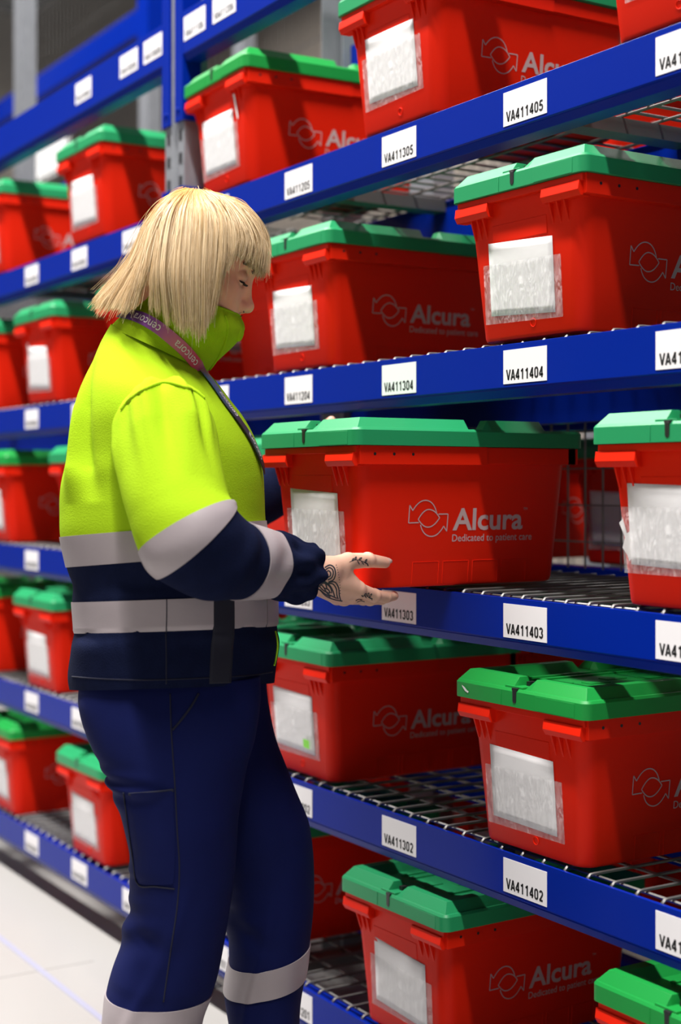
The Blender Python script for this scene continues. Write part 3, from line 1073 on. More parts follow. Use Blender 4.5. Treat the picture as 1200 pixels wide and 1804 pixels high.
def grid(lo, hi, h):
    ax = [np.arange(lo[i], hi[i] + h, h) for i in range(3)]
    return np.stack(np.meshgrid(*ax, indexing='ij'), -1), np.asarray(lo, float)


def nets(Fv, lo, h):
    """Surface nets: vertices and quads of the zero level."""
    s = Fv < 0
    nx_, ny_, nz_ = Fv.shape
    cnt = np.zeros((nx_ - 1, ny_ - 1, nz_ - 1), int)
    for dx in (0, 1):
        for dy in (0, 1):
            for dz in (0, 1):
                cnt += s[dx:nx_ - 1 + dx, dy:ny_ - 1 + dy, dz:nz_ - 1 + dz]
    cells = np.argwhere((cnt > 0) & (cnt < 8))
    idx = -np.ones(cnt.shape, int)
    idx[tuple(cells.T)] = np.arange(len(cells))
    acc, num = np.zeros((len(cells), 3)), np.zeros(len(cells))
    cor = [np.array(q) for q in [(0, 0, 0), (1, 0, 0), (0, 1, 0), (1, 1, 0), (0, 0, 1), (1, 0, 1), (0, 1, 1), (1, 1, 1)]]
    val = [Fv[tuple((cells + q).T)] for q in cor]
    for a in range(8):
        for b in range(a + 1, 8):
            if np.abs(cor[a] - cor[b]).sum() == 1:
                m = (val[a] < 0) != (val[b] < 0)
                w = val[a] / np.where(m, val[a] - val[b], 1)
                acc += np.where(m[:, None], cor[a] + (cor[b] - cor[a]) * w[:, None], 0)
                num += m
    V = lo + (cells + acc / num[:, None]) * h
    Q = []
    for ax in range(3):
        d = [0, 0, 0]
        d[ax] = 1
        sl0 = tuple(slice(0, n - d[i]) for i, n in enumerate(Fv.shape))
        sl1 = tuple(slice(d[i], n) for i, n in enumerate(Fv.shape))
        e = np.argwhere(s[sl0] != s[sl1])
        o1, o2 = [(1, 2), (2, 0), (0, 1)][ax]
        ok = (e[:, o1] > 0) & (e[:, o2] > 0) & (e[:, o1] < Fv.shape[o1] - 1) & (e[:, o2] < Fv.shape[o2] - 1)
        e = e[ok]
        a1, a2 = np.zeros(3, int), np.zeros(3, int)
        a1[o1] = 1
        a2[o2] = 1
        q = np.stack([idx[tuple((e - a1 - a2).T)], idx[tuple((e - a2).T)], idx[tuple(e.T)], idx[tuple((e - a1).T)]], 1)
        fl_ = s[tuple(e.T)]
        q[~fl_] = q[~fl_][:, ::-1]
        Q.append(q)
    return V, np.concatenate(Q)


# head, in its own frame: x forward, y to her left, z up, origin between the eyes' level and the ears
HP, HS = math.radians(21), 0.93
cH, sH = math.cos(HP), math.sin(HP)
RH = np.array([[cH, 0, sH], [0, 1, 0], [-sH, 0, cH]])       # bows the head forward
eye_w = L3(428.5, 489.5, 2.172)
HO = eye_w - RH @ (np.array([0.080, -0.031, 0.0]) * HS)


def hw(p):
    return HO + RH @ (np.asarray(p, float) * HS)


P, lo = grid((-0.13, -0.105, -0.21), (0.135, 0.105, 0.135), 0.0018)
f = ell(P, (-0.004, 0, 0.026), (0.086, 0.070, 0.072))
f = smin(f, ell(P, (0.020, 0, 0.000), (0.068, 0.062, 0.080)), 0.03)
f = smin(f, ell(P, (0.035, 0, -0.055), (0.050, 0.047, 0.060)), 0.03)
f = smin(f, ell(P, (0.052, 0, -0.098), (0.034, 0.030, 0.022)), 0.022)          # chin
for s in (-1, 1):
    f = smin(f, ell(P, (0.055, s * 0.041, -0.032), (0.026, 0.020, 0.024)), 0.024)   # cheekbone
    f = smin(f, ell(P, (0.010, s * 0.050, -0.070), (0.030, 0.014, 0.026)), 0.025)   # jaw
    f = smin(f, ell(P, (0.060, s * 0.026, -0.060), (0.026, 0.020, 0.026)), 0.02)    # cheek
f = smin(f, seg_d(P, (0.070, -0.030, 0.021), (0.076, 0.030, 0.021), 0.013, 0.013), 0.016)   # brow
for s in (-1, 1):
    f = smax(f, -ell(P, (0.090, s * 0.031, 0.001), (0.018, 0.019, 0.013)), 0.012)   # socket
f = smin(f, seg_d(P, (0.078, 0, 0.006), (0.0985, 0, -0.034), 0.0072, 0.0082), 0.012)  # nose bridge
f = smin(f, ell(P, (0.0995, 0, -0.0385), (0.0098, 0.0105, 0.0092)), 0.009)             # tip
for s in (-1, 1):
    f = smin(f, ell(P, (0.0895, s * 0.0120, -0.0425), (0.0115, 0.0070, 0.0080)), 0.006)   # wing
    f = smax(f, -ell(P, (0.0935, s * 0.0072, -0.0500), (0.006, 0.0035, 0.004)), 0.002)   # nostril
f = smin(f, ell(P, (0.074, 0, -0.072), (0.020, 0.026, 0.018)), 0.015)          # muzzle
f = smin(f, ell(P, (0.0905, 0, -0.0715), (0.0075, 0.021, 0.0052)), 0.004)        # upper lip
f = smin(f, ell(P, (0.0880, 0, -0.0825), (0.0080, 0.018, 0.0056)), 0.004)        # lower lip
f = smax(f, -ell(P, (0.0985, 0, -0.0768), (0.007, 0.022, 0.0012)), 0.002)
for s in (-1, 1):
    e = ell(P, (0.0735, s * 0.031, 0.0005), (0.0130, 0.0165, 0.0125))             # lids closed over a lowered gaze
    lid = smax(e, -(P[..., 2] + 0.0068 + 0.10 * np.abs(P[..., 1] - s * 0.031)), 0.001)
    f = smin(f, lid, 0.0035)
    f = smin(f, smax(ell(P, (0.0725, s * 0.031, -0.0015), (0.0125, 0.0170, 0.0125)), P[..., 2] + 0.0090, 0.001), 0.0035)
f = smin(f, seg_d(P, (-0.022, 0, -0.04), tuple(RH.T @ (L3(300, 610, 2.2) - HO) / HS), 0.054, 0.052), 0.03)  # neck
for s in (-1, 1):
    ea = ell(P, (-0.012, s * 0.070, -0.012), (0.018, 0.008, 0.031))
    ea = smax(ea, -ell(P, (-0.006, s * 0.079, -0.010), (0.010, 0.006, 0.020)), 0.004)
    f = smin(f, ea, 0.006)
hv_, hq = nets(f, lo, 0.0018)
skin = np.array([0.95, 0.45, 0.27])  # face tone lightened in the colour to offset the hair's shadow
ht = np.tile(skin, (len(hv_), 1))


def blot(V, c, r, colr, tint, k=1.0):
    w = np.exp(-(((V - np.asarray(c)) / np.asarray(r)) ** 2).sum(1)) * k
    return tint + (np.asarray(colr) - tint) * w[:, None]


for s in (-1, 1):
    ht = blot(hv_, (0.06, s * 0.045, -0.045), (0.03, 0.03, 0.025), (0.60, 0.27, 0.19), ht, 0.7)
    ht = blot(hv_, (0.08, s * 0.031, 0.003), (0.02, 0.02, 0.010), (0.40, 0.20, 0.15), ht, 0.55)
ht = blot(hv_, (0.094, 0, -0.0765), (0.02, 0.020, 0.0075), (0.48, 0.15, 0.13), ht, 0.95)
ht = blot(hv_, (0.104, 0, -0.050), (0.012, 0.014, 0.010), (0.58, 0.26, 0.19), ht, 0.6)
BV = [HO + (RH @ (hv_ * HS).T).T]
BQ = [hq]
BT = [ht]


def add_body(V, Q, T):
    BQ.append(Q + sum(len(v) for v in BV))
    BV.append(V)
    BT.append(T)


# right hand
G = lambda *a: L3(*a)
wr = G(546, 1012, 2.150)
fing = {
    'index': ([(628, 1038, 2.208), (659, 1049, 2.245), (680, 1052, 2.275), (694, 1050, 2.298)], [.0118, .0098, .0088, .0074]),
    'middle': ([(618, 1048, 2.232), (652, 1055, 2.278), (672, 1055, 2.312), (686, 1052, 2.338)], [.0120, .0100, .0090, .0075]),
    'ring': ([(606, 1052, 2.256), (640, 1055, 2.305), (660, 1054, 2.340), (672, 1051, 2.362)], [.0115, .0094, .0085, .0072]),
    'little': ([(594, 1052, 2.278), (622, 1053, 2.322), (638, 1052, 2.350), (648, 1050, 2.370)], [.0102, .0084, .0076, .0064]),
}
thumb = ([(578, 1003, 2.162), (613, 989, 2.194), (648, 987, 2.2345), (678, 991, 2.2600)], [.0170, .0128, .0110, .0088])
allp = np.array([G(*p) for fg in list(fing.values()) + [thumb] for p in fg[0]] + [G(505, 1000, 2.105)])
lo_, hi_ = allp.min(0) - 0.03, allp.max(0) + 0.03
P, lo = grid(lo_, hi_, 0.0014)
f = seg_d(P, G(490, 1000, 2.09), wr, 0.034, 0.0265)
f = np.minimum(f, 1e3)
palm = None
for k, (pp, rr_) in fing.items():
    m0 = G(*pp[0])
    d = seg_d(P, wr + (m0 - wr) * 0.10, m0, 0.0215 if k != 'little' else 0.019, rr_[0] + 0.0022)
    palm = d if palm is None else smin(palm, d, 0.010)
f = smin(f, palm, 0.014)
tp = [G(*p) for p in thumb[0]]
f = smin(f, seg_d(P, wr + np.array([0.004, 0.0, 0.006]), tp[0], 0.022, thumb[1][0]), 0.012)
f = smin(f, seg_d(P, tp[0], tp[1], thumb[1][0], thumb[1][1]), 0.010)
f = smin(f, seg_d(P, G(600, 1008, 2.185), G(614, 1022, 2.200), 0.014, 0.011), 0.012)     # web of the thumb
th = smin(seg_d(P, tp[1], tp[2], thumb[1][1], thumb[1][2]), seg_d(P, tp[2], tp[3], thumb[1][2], thumb[1][3]), 0.003)
th = smin(th, ell(P, tp[2] + np.array([0, -0.001, 0.001]), (0.012, 0.0112, 0.0112)), 0.003)
f = smin(f, th, 0.004)
fg_all = None
for k, (pp, rr_) in fing.items():
    q = [G(*p) for p in pp]
    d = None
    for i in range(3):
        e = seg_d(P, q[i], q[i + 1], rr_[i], rr_[i + 1])
        d = e if d is None else smin(d, e, 0.003)
    d = smin(d, np.linalg.norm(P - q[1], axis=-1) - rr_[1] - 0.0006, 0.003)
    fg_all = d if fg_all is None else smin(fg_all, d, 0.0012)
f = smin(f, fg_all, 0.005)
gv, gq = nets(f, lo, 0.0014)
gt = np.tile(np.array([0.70, 0.42, 0.31]), (len(gv), 1))
for k, (pp, rr_) in fing.items():
    gt = blot(gv, G(*pp[3]), (0.012,) * 3, (0.62, 0.28, 0.21), gt, 0.6)
gt = blot(gv, tp[3], (0.014,) * 3, (0.62, 0.28, 0.21), gt, 0.7)
hand_bvh = BVHTree.FromPolygons([tuple(p) for p in gv], [tuple(q) for q in gq])
add_body(gv, gq, gt)

# left hand on the far side of the carried tote, fingertips over the lid
lw = G(528, 822, 2.622)
lf = [([(552, 788, 2.622), (566, 764, 2.624), (577, 748, 2.622), (584, 741, 2.610)], [.0118, .0098, .0090, .0080]),
      ([(560, 792, 2.638), (576, 768, 2.641), (588, 752, 2.639), (596, 746, 2.628)], [.0120, .0098, .0090, .0080]),
      ([(567, 798, 2.655), (584, 776, 2.658), (597, 760, 2.656), (605, 753, 2.646)], [.0115, .0094, .0088, .0076]),
      ([(572, 806, 2.670), (588, 788, 2.672), (600, 774, 2.672), (607, 766, 2.666)], [.0102, .0084, .0078, .0068])]
allp = np.array([G(*p) for fg in lf for p in fg[0]] + [lw, G(500, 846, 2.62)])
P, lo = grid(allp.min(0) - 0.04, allp.max(0) + 0.03, 0.002)
f = seg_d(P, G(495, 850, 2.620), lw, 0.034, 0.026)
for pp, rr_ in lf:
    q = [G(*p) for p in pp]
    f = smin(f, seg_d(P, lw, q[0], 0.020, rr_[0] + 0.002), 0.010)
fg_all = None
for pp, rr_ in lf:
    q = [G(*p) for p in pp]
    for i in range(3):
        d = seg_d(P, q[i], q[i + 1], rr_[i], rr_[i + 1])
        fg_all = d if fg_all is None else smin(fg_all, d, 0.0015)
f = smin(f, fg_all, 0.005)
q = [G(540, 812, 2.600), G(560, 806, 2.585), G(580, 800, 2.590)]
f = smin(f, smin(seg_d(P, q[0], q[1], .016, .012), seg_d(P, q[1], q[2], .012, .009), 0.003), 0.006)
v_, q_ = nets(f, lo, 0.002)
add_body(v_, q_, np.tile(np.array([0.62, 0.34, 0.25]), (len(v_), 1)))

# trunk, arms and legs under the clothes
P, lo = grid((-0.26, -0.24, 0.03), (0.30, 0.44, 1.42), 0.012)
f = seg_d(P, (-0.01, 0, 0.80), (-0.01, 0, 1.10), 0.10, 0.10)
f = smin(f, seg_d(P, (-0.02, -0.09, 1.16), (-0.02, 0.09, 1.16), 0.045, 0.045), 0.04)
f = smin(f, seg_d(P, (-0.02, 0, 1.18), tuple(hw((-0.05, 0, -0.20))), 0.05, 0.045), 0.03)
for lst in ([(294, 730, 2.06, .042), (316, 900, 1.975, .040), (350, 960, 1.965, .038), (412, 986, 2.01, .036), (500, 1000, 2.10, .031)],
            [(300, 730, 2.335, .042), (335, 830, 2.46, .040), (368, 875, 2.535, .038), (440, 880, 2.60, .034), (505, 842, 2.62, .030)]):
    q = [(G(*a[:3]), a[3]) for a in lst]
    for (a, ra), (b, rb) in zip(q, q[1:]):
        f = smin(f, seg_d(P, a, b, ra, rb), 0.015)
for lst in ([(300, 1235, 2.13, .062), (318, 1400, 2.11, .070), (320, 1540, 2.11, .052), (290, 1700, 2.11, .050), (250, 2000, 2.11, .036), (246, 2120, 2.11, .036)],
            [(320, 1235, 2.27, .062), (400, 1400, 2.29, .070), (462, 1530, 2.29, .052), (470, 1700, 2.29, .050), (465, 1960, 2.29, .036), (468, 2060, 2.29, .036)]):
    q = [(G(*a[:3]), a[3]) for a in lst]
    for (a, ra), (b, rb) in zip(q, q[1:]):
        f = smin(f, seg_d(P, a, b, ra, rb), 0.02)
v_, q_ = nets(f, lo, 0.012)
add_body(v_, q_, np.tile(skin, (len(v_), 1)))

V, Q, Tn = np.concatenate(BV), np.concatenate(BQ), np.concatenate(BT)
me = bpy.data.meshes.new('person')
me.from_pydata([tuple(p) for p in V.tolist()], [], Q.tolist())
at = me.color_attributes.new('tint', 'FLOAT_COLOR', 'POINT')
at.data.foreach_set('color', np.concatenate([Tn, np.ones((len(Tn), 1))], 1).ravel().astype(np.float32))
me.validate()
person = link('person', me, M['skin'], smooth=True)
person.location = PLOC
person.rotation_euler = (0, 0, PROT)
tag(person, 'person with blonde bob in yellow and navy hi-vis jacket, lifting a red tote', 'person')

# eyes, lashes, brows, nose ring
for s in (-1, 1):
    mb = MB()
    c0 = np.array([0.0715, s * 0.031, 0.0])
    rings = []
    for i in range(1, 12):
        a = math.pi * i / 12
        rings.append([tuple(hw(c0 + 0.0122 * np.array([math.cos(a), math.sin(a) * math.cos(b), math.sin(a) * math.sin(b)]))) for b in np.linspace(0, 2 * math.pi, 16, endpoint=False)])
    mb.loft(rings)
    mb.build('eye', M['eye'], person, smooth=True)
    mb = MB()
    for k in range(22):
        y = s * 0.031 + (k / 21 - 0.5) * 0.029
        x0 = 0.0735 + 0.0130 * math.sqrt(max(0, 1 - ((y - s * 0.031) / 0.0165) ** 2)) * 0.86
        z0 = -0.0068 - 0.10 * abs(y - s * 0.031)
        out = (y - s * 0.031) * 0.25
        mb.tube([hw((x0 - 0.001, y, z0 + 0.0006)), hw((x0 + 0.003, y + out * 0.4, z0 - 0.0016)), hw((x0 + 0.0068, y + out, z0 - 0.0018))], [0.0007, 0.0005, 0.0002], 4)
    mb.tube([hw((0.0735 + 0.0130 * math.sqrt(max(0, 1 - ((y - s * 0.031) / 0.0165) ** 2)) * 0.86, y, -0.0064 - 0.10 * abs(y - s * 0.031))) for y in s * 0.031 + np.linspace(-0.0148, 0.0148, 15)], 0.0008, 5)
    mb.build('eyelashes', M['lash'], person, smooth=True)
body_bvh = BVHTree.FromPolygons([tuple(p) for p in BV[0]], [tuple(q) for q in hq])
for s in (-1, 1):
    mb = MB()
    for k in range(110):
        t = rng.uniform(0, 1)
        y = s * (0.012 + 0.038 * t)
        zz = 0.0150 + 0.0075 * math.sin(min(1.0, t * 1.15) * 2.5) + rng.uniform(-0.0028, 0.0028) * (1.1 - 0.7 * t)
        o = Vector(hw((0.15, y * 1.25, zz)))
        loc, nor, _, _ = body_bvh.ray_cast(o, Vector(RH @ np.array([-1.0, -0.12 * y / 0.03, 0])).normalized())
        if loc:
            if nor.dot(o - loc) < 0:
                nor = -nor
            tip = loc + Vector(RH @ np.array([-0.002, s * 0.0060, 0.0012])) + nor * 0.0012
            mb.tube([loc + nor * 0.0003, tip], [0.0006, 0.00025], 4)
    mb.build('eyebrow', mat('brown_brow', (0.075, 0.040, 0.022), 0.7), person)
mb = MB()
mb.tube([hw((0.0945 + 0.0045 * math.cos(a), -0.0120 - 0.003 * math.sin(a), -0.0510 + 0.0055 * math.sin(a))) for a in np.linspace(0.3, 5.6, 20)], 0.0008, 6)
mb.build('nose_ring', M['steel'], person, smooth=True)

# nail and tattoos
nb = MB()
a, b = tp[2], tp[3]
axn = (b - a) / np.linalg.norm(b - a)
nrm = np.array([0.15, -0.75, 0.62])
nrm -= axn * nrm.dot(axn)
nrm /= np.linalg.norm(nrm)
sd_ = np.cross(axn, nrm)
rings = []
for i in range(7):
    t = -0.005 + 0.0155 * i / 6
    wd = 0.0056 * math.sqrt(max(0.05, 1 - ((i - 2.6) / 4.2) ** 2))
    rings.append([tuple(b + axn * t + sd_ * wd * math.sin(q) + nrm * (0.0083 * math.cos(q * 0.75) + 0.0006 - 0.0004 * (i > 4) * (i - 4) * 2 + o)) for q in np.linspace(-1.2, 1.2, 7) for o in (0,)])
nb.loft(rings, closed=False, cap0=False, cap1=False)
nl = nb.build('fingernail', M['nail'], person, smooth=True)
sdm = nl.modifiers.new('thick', 'SOLIDIFY')
sdm.thickness = 0.0008

ink = MB()


def ink_line(pts, w):
    """pts in the enlarged view of the hand (3.333x, origin 440,700)."""
    c = np.array(pts, float) / 3.3333 + np.array([440, 700])
    dn = catmull(c, np.linspace(0, len(c) - 1, max(4, 5 * len(c))))
    A, B = [], []
    for i, (u, v) in enumerate(dn):
        t = dn[min(i + 1, len(dn) - 1)] - dn[max(i - 1, 0)]
        t = t / (np.linalg.norm(t) + 1e-9)
        n = np.array([-t[1], t[0]]) * w / 3.3333 / 2
        p, pn = hit(hand_bvh, u + n[0], v + n[1])
        q, qn = hit(hand_bvh, u - n[0], v - n[1])
        if p is None or q is None or (p - q).length > 0.01:
            continue
        A.append(p + pn * 0.00025)
        B.append(q + qn * 0.00025)
    if len(A) > 1:
        k = len(A)
        ink.add(A + B, [(i, i + 1, k + i + 1, k + i) for i in range(k - 1)])


for ln in ([(440, 1000), (470, 985), (495, 1000), (503, 1035), (492, 1070), (462, 1085)], [(446, 1012), (468, 1000), (486, 1012), (490, 1036), (480, 1060), (458, 1072)],
           [(446, 1030), (462, 1018), (474, 1030), (472, 1048), (458, 1056)], [(462, 1085), (500, 1085), (522, 1120), (526, 1160), (535, 1195)],
           [(455, 1092), (488, 1096), (508, 1125), (512, 1160), (520, 1185)], [(400, 1085), (430, 1110), (455, 1150), (480, 1165), (512, 1180)],
           [(372, 1108), (410, 1130), (450, 1168), (500, 1188), (545, 1196)], [(425, 1060), (445, 1095), (455, 1130)], [(440, 1080), (470, 1105), (490, 1140), (498, 1170)],
           [(420, 1090), (450, 1095), (475, 1120), (482, 1150)], [(405, 1105), (435, 1135), (470, 1150)], [(385, 1105), (420, 1080), (440, 1050), (445, 1010)],
           [(400, 1115), (425, 1095), (450, 1062)], [(436, 1120), (460, 1128), (474, 1150)], [(412, 1128), (440, 1152), (475, 1172)]):
    ink_line(ln, 7.5)
for i in range(0, 12):
    t = i / 11
    x, y = bez((508, 985), (530, 1060), (532, 1150), 12)[i]
    ink_line([(x - 2, y), (x + 2, y + 1)], 5)
for ln in ([(585, 968), (615, 955), (650, 958), (690, 975)],):
    ink_line(ln, 3)
for (x, y, a, l) in ((600, 962, -0.9, 22), (618, 956, -1.2, 22), (640, 956, -0.7, 24), (655, 960, 1.0, 26), (632, 958, 1.1, 26), (676, 970, -1.0, 24), (690, 974, 1.3, 18), (668, 966, 0.5, 24)):
    ex_, ey_ = x + l * math.cos(a), y + l * math.sin(a)
    mx_, my_ = (x + ex_) / 2, (y + ey_) / 2
    ink_line([(x, y), (mx_ + 4, my_ + 4), (ex_, ey_)], 3)
    ink_line([(x, y), (mx_ - 4, my_ - 4), (ex_, ey_)], 3)
    ink_line([(x, y), (ex_, ey_)], 4)
ink_line([(660, 1165), (690, 1168), (722, 1182)], 3)
for (x, y, a, l) in ((672, 1166, -0.8, 20), (688, 1168, -1.0, 24), (702, 1172, -0.9, 24), (690, 1168, 0.6, 24), (676, 1166, 0.9, 16), (710, 1178, 0.9, 16), (655, 1164, 0.4, 14)):
    ex_, ey_ = x + l * math.cos(a), y + l * math.sin(a)
    ink_line([(x, y), ((x + ex_) / 2 + 3, (y + ey_) / 2 + 3), (ex_, ey_)], 4)
    ink_line([(x, y), ((x + ex_) / 2 - 3, (y + ey_) / 2 - 3), (ex_, ey_)], 4)
for ln in ([(622, 1195), (640, 1185), (660, 1190)], [(630, 1203), (650, 1195), (675, 1200)]):
    ink_line(ln, 4)
tt = ink.build('tattoo', M['tattoo'], person, smooth=True)
tt['label'] = 'dark ornamental tattoo on the back of the hand, thumb and finger'

# ---- clothes as parts
jk = jm.build('jacket', [M['yellow'], M['navyf']], person, smooth=True)
rs = sm.build('sleeve', [M['yellow'], M['navyf']], jk, smooth=True)
fs = fm.build('sleeve', [M['yellow'], M['navyf']], jk, smooth=True)
cl = cm.build('collar', [M['yellow']], jk, smooth=True)
for a, b, p0, p1 in ((6.0, 7.0, 0, 2 * np.pi), (3.0, 4.0, 1.13, 2 * np.pi + 0.4), (3.0, 4.0, 0.42, 0.90)):
    torso.patch(a, b, p0, p1, 0.0016, 12, 140 if p1 - p0 > 2 else 40).build('reflective_band', M['silver'], jk, smooth=True, auto=50)
sleeve.patch(T_N - 0.34, T_N + 0.30, 0, 2 * np.pi, 0.0016, 14, 90, wrap=True).build('reflective_band', M['silver'], jk, smooth=True, auto=50)
sleeve.patch(8.15, 9.25, 0, 2 * np.pi, 0.0016, 14, 90, wrap=True).build('reflective_band', M['silver'], jk, smooth=True, auto=50)
torso.patch(0.35, 4.2, 0.90, 1.13, 0.0012, 30, 8).build('pocket_flap', mat('navy_placket', (0.002, 0.003, 0.014), 0.8), jk, smooth=True)
seam(cloth_bvh, [(214, 722), (228, 705), (248, 690), (272, 678), (296, 674), (324, 681), (346, 691), (360, 702)], 0.0026, 'shoulder_seam', M['yellow'], jk, 0.0004)
seam(cloth_bvh, [(127, 1192), (180, 1196), (240, 1198), (300, 1197), (370, 1194), (440, 1190), (480, 1184)], 0.0010, 'hem_stitching', M['thread'], jk)
seam(cloth_bvh, [(294, 1056), (294, 1085), (293, 1115)], 0.0008, 'side_seam', M['thread'], jk, 0.0016)
seam(cloth_bvh, [(292, 1116), (293, 1150), (293, 1205)], 0.0010, 'side_seam', M['thread'], jk)
seam(cloth_bvh, [(484, 1112), (488, 1135), (485, 1160), (482, 1172)], 0.0016, 'piping', M['ythread'], jk, 0.001)
seam(cloth_bvh, [(397, 556), (402, 575), (398, 600), (384, 630), (368, 652)], 0.0022, 'zip_flap', M['yellow'], jk, 0.0)
kb = MB()
kc = L3(419, 582, 2.19)
rings = []
for i in range(1, 12):
    a = math.pi * i / 12
    rings.append([tuple(kc + np.array([0.0095 * math.sin(a) * math.cos(b), 0.016 * math.sin(a) * math.sin(b), 0.017 * math.cos(a)])) for b in np.linspace(0, 2 * math.pi, 20, endpoint=False)])
kb.loft(rings)
kb.build('collar_tip', M['yellow'], jk, smooth=True)

# ---- lanyard: a printed ribbon lying on the jacket
lan_bvh = trisbvh(jm, cm)
lp = catmull(np.array([(197, 556), (222, 556), (250, 562), (280, 578), (308, 601), (332, 626), (354, 654), (374, 680), (396, 712), (418, 742), (438, 772), (452, 800), (461, 826)], float), np.linspace(0, 12, 160))
C0, N0 = [], []
for u, v in lp:
    p, n = hit(lan_bvh, u, v)
    if p is not None:
        C0.append(p)
        N0.append(n)
C0, N0 = np.array(C0), np.array(N0)
for _ in range(14):
    C0[1:-1] = (C0[:-2] + C0[1:-1] * 2 + C0[2:]) / 4
    N0[1:-1] = (N0[:-2] + N0[1:-1] * 2 + N0[2:]) / 4
N0 /= np.linalg.norm(N0, axis=1)[:, None]
TT = np.gradient(C0, axis=0)
TT /= np.linalg.norm(TT, axis=1)[:, None]
WW = np.cross(N0, TT)
WW /= np.linalg.norm(WW, axis=1)[:, None]
ARC = np.concatenate([[0], np.cumsum(np.linalg.norm(np.diff(C0, axis=0), axis=1))])
LWID = 0.0185


def rib(sv, wv, off):
    g = lambda A: np.stack([np.interp(sv, ARC, A[:, i]) for i in range(3)], 1)
    return g(C0) + g(WW) * np.asarray(wv)[:, None] + g(N0) * off


ns = 150
sv = np.linspace(0, ARC[-1], ns)
mb = MB()
rows = [rib(sv, np.full(ns, w_), 0.0045 + (0.0003 if abs(w_) < 0.5 * LWID - 1e-6 else 0)) for w_ in np.linspace(-LWID / 2, LWID / 2, 5)]
under = [rib(sv, np.full(ns, w_), 0.0030) for w_ in np.linspace(LWID / 2, -LWID / 2, 5)]
ringl = [[tuple(r[i]) for r in rows] + [tuple(r[i]) for r in under] for i in range(ns)]
mb.loft(ringl)
lme = mb.build('lanyard', attr_mat('lanyard_print', 'tint', 0.45), person, smooth=True, auto=60)
lc = lme.data.color_attributes.new('tint', 'FLOAT_COLOR', 'POINT')
stops = np.array([0, .10, .20, .33, .42, .52, .62, .75, 1.0])
cols = np.array([(.012, .010, .05), (.05, .015, .12), (.28, .07, .36), (.66, .15, .28), (.66, .05, .10), (.05, .11, .26), (.03, .06, .15), (.035, .018, .03), (.02, .012, .02)])
fr_ = np.repeat(sv / sv[-1], 10)
lc.data.foreach_set('color', np.concatenate([np.stack([np.interp(fr_, stops, cols[:, i]) for i in range(3)], 1), np.ones((len(fr_), 1))], 1).ravel().astype(np.float32))
v, fcs = text_geo('cencora', 0.0)
lo2, hi2 = v.min(0), v.max(0)
q = (v - lo2) / (hi2 - lo2)
for s0 in (0.11, 0.305, 0.60, 0.80):
    tl = 0.046
    a0 = s0 * ARC[-1]
    pts = rib(a0 + (1 - q[:, 0]) * tl, (0.5 - q[:, 1]) * 0.0088, 0.0053)
    MB().add([tuple(p) for p in pts], fcs).build('lanyard_lettering', mat('lanyard_white', (0.80, 0.74, 0.76), 0.6), lme)

# ---- trousers
near_rows = [(140, 1190, 460, 1190, .082), (138, 1240, 460, 1240, .092), (156, 1300, 450, 1300, .100), (180, 1348, 437, 1348, .104), (196, 1386, 430, 1400, .104), (220, 1447, 421, 1450, .104),
             (231, 1509, 414, 1509, .097), (231, 1545, 411, 1545, .094), (222, 1603, 406, 1603, .094), (208, 1660, 401, 1650, .094), (192, 1708, 391, 1712, .094), (186, 1740, 380, 1748, .093),
             (177, 1800, 364, 1806, .092), (168, 1900, 352, 1900, .092), (160, 2050, 336, 2050, .090), (162, 2135, 330, 2135, .088)]
far_rows = [(140, 1190, 468, 1190, .125), (150, 1240, 472, 1240, .128), (205, 1300, 486, 1300, .126), (245, 1350, 504, 1350, .118), (290, 1406, 525, 1406, .110), (330, 1450, 541, 1450, .104),
            (365, 1500, 548, 1500, .098), (385, 1545, 549, 1545, .095), (398, 1594, 547, 1594, .094), (402, 1650, 544, 1640, .094), (400, 1690, 543, 1664, .094), (390, 1742, 541, 1718, .093),
            (396, 1804, 534, 1800, .092), (408, 1900, 524, 1900, .090), (424, 2000, 520, 2000, .088), (428, 2085, 520, 2085, .086)]
n6, n7 = Noise(12, (10, 10, 22)), Noise(14, (30, 30, 30))


def leg_disp(sgn):
    def fn(t, ph, P):
        d = 0.0105 * n6(P) * np.clip((t - 1) / 3, 0.15, 1) + 0.0016 * n7(P)
        back = np.clip(-np.cos(ph), 0, 1)
        knee = np.exp(-((t - 7.4) / 1.6) ** 2)
        d += knee * back * 0.0065 * np.sin(5.2 * t + 3.0 * np.sin(ph) + 1.2 * np.sin(1.7 * t)) * (0.45 + 0.55 * np.sin(2.3 * t + 1))
        w = (ph + np.pi) % (2 * np.pi) - np.pi
        d += 0.004 * np.exp(-((w - 1.5 - 0.12 * (t - 8)) / 0.13) ** 2) * np.clip((t - 6) / 2, 0, 1) - 0.005 * np.exp(-((t - 8.6 + 0.8 * (w - 1.8)) / 0.35) ** 2) * np.exp(-((w - 2.0) / 0.5) ** 2)
        d += 0.004 * np.exp(-((t - 3.6) / 0.7) ** 2) * back * np.sin(9 * t)
        d += 0.005 * np.clip((t - 10) / 4, 0, 1) * np.sin(2.5 * t + 2 * ph)
        return d
    return fn


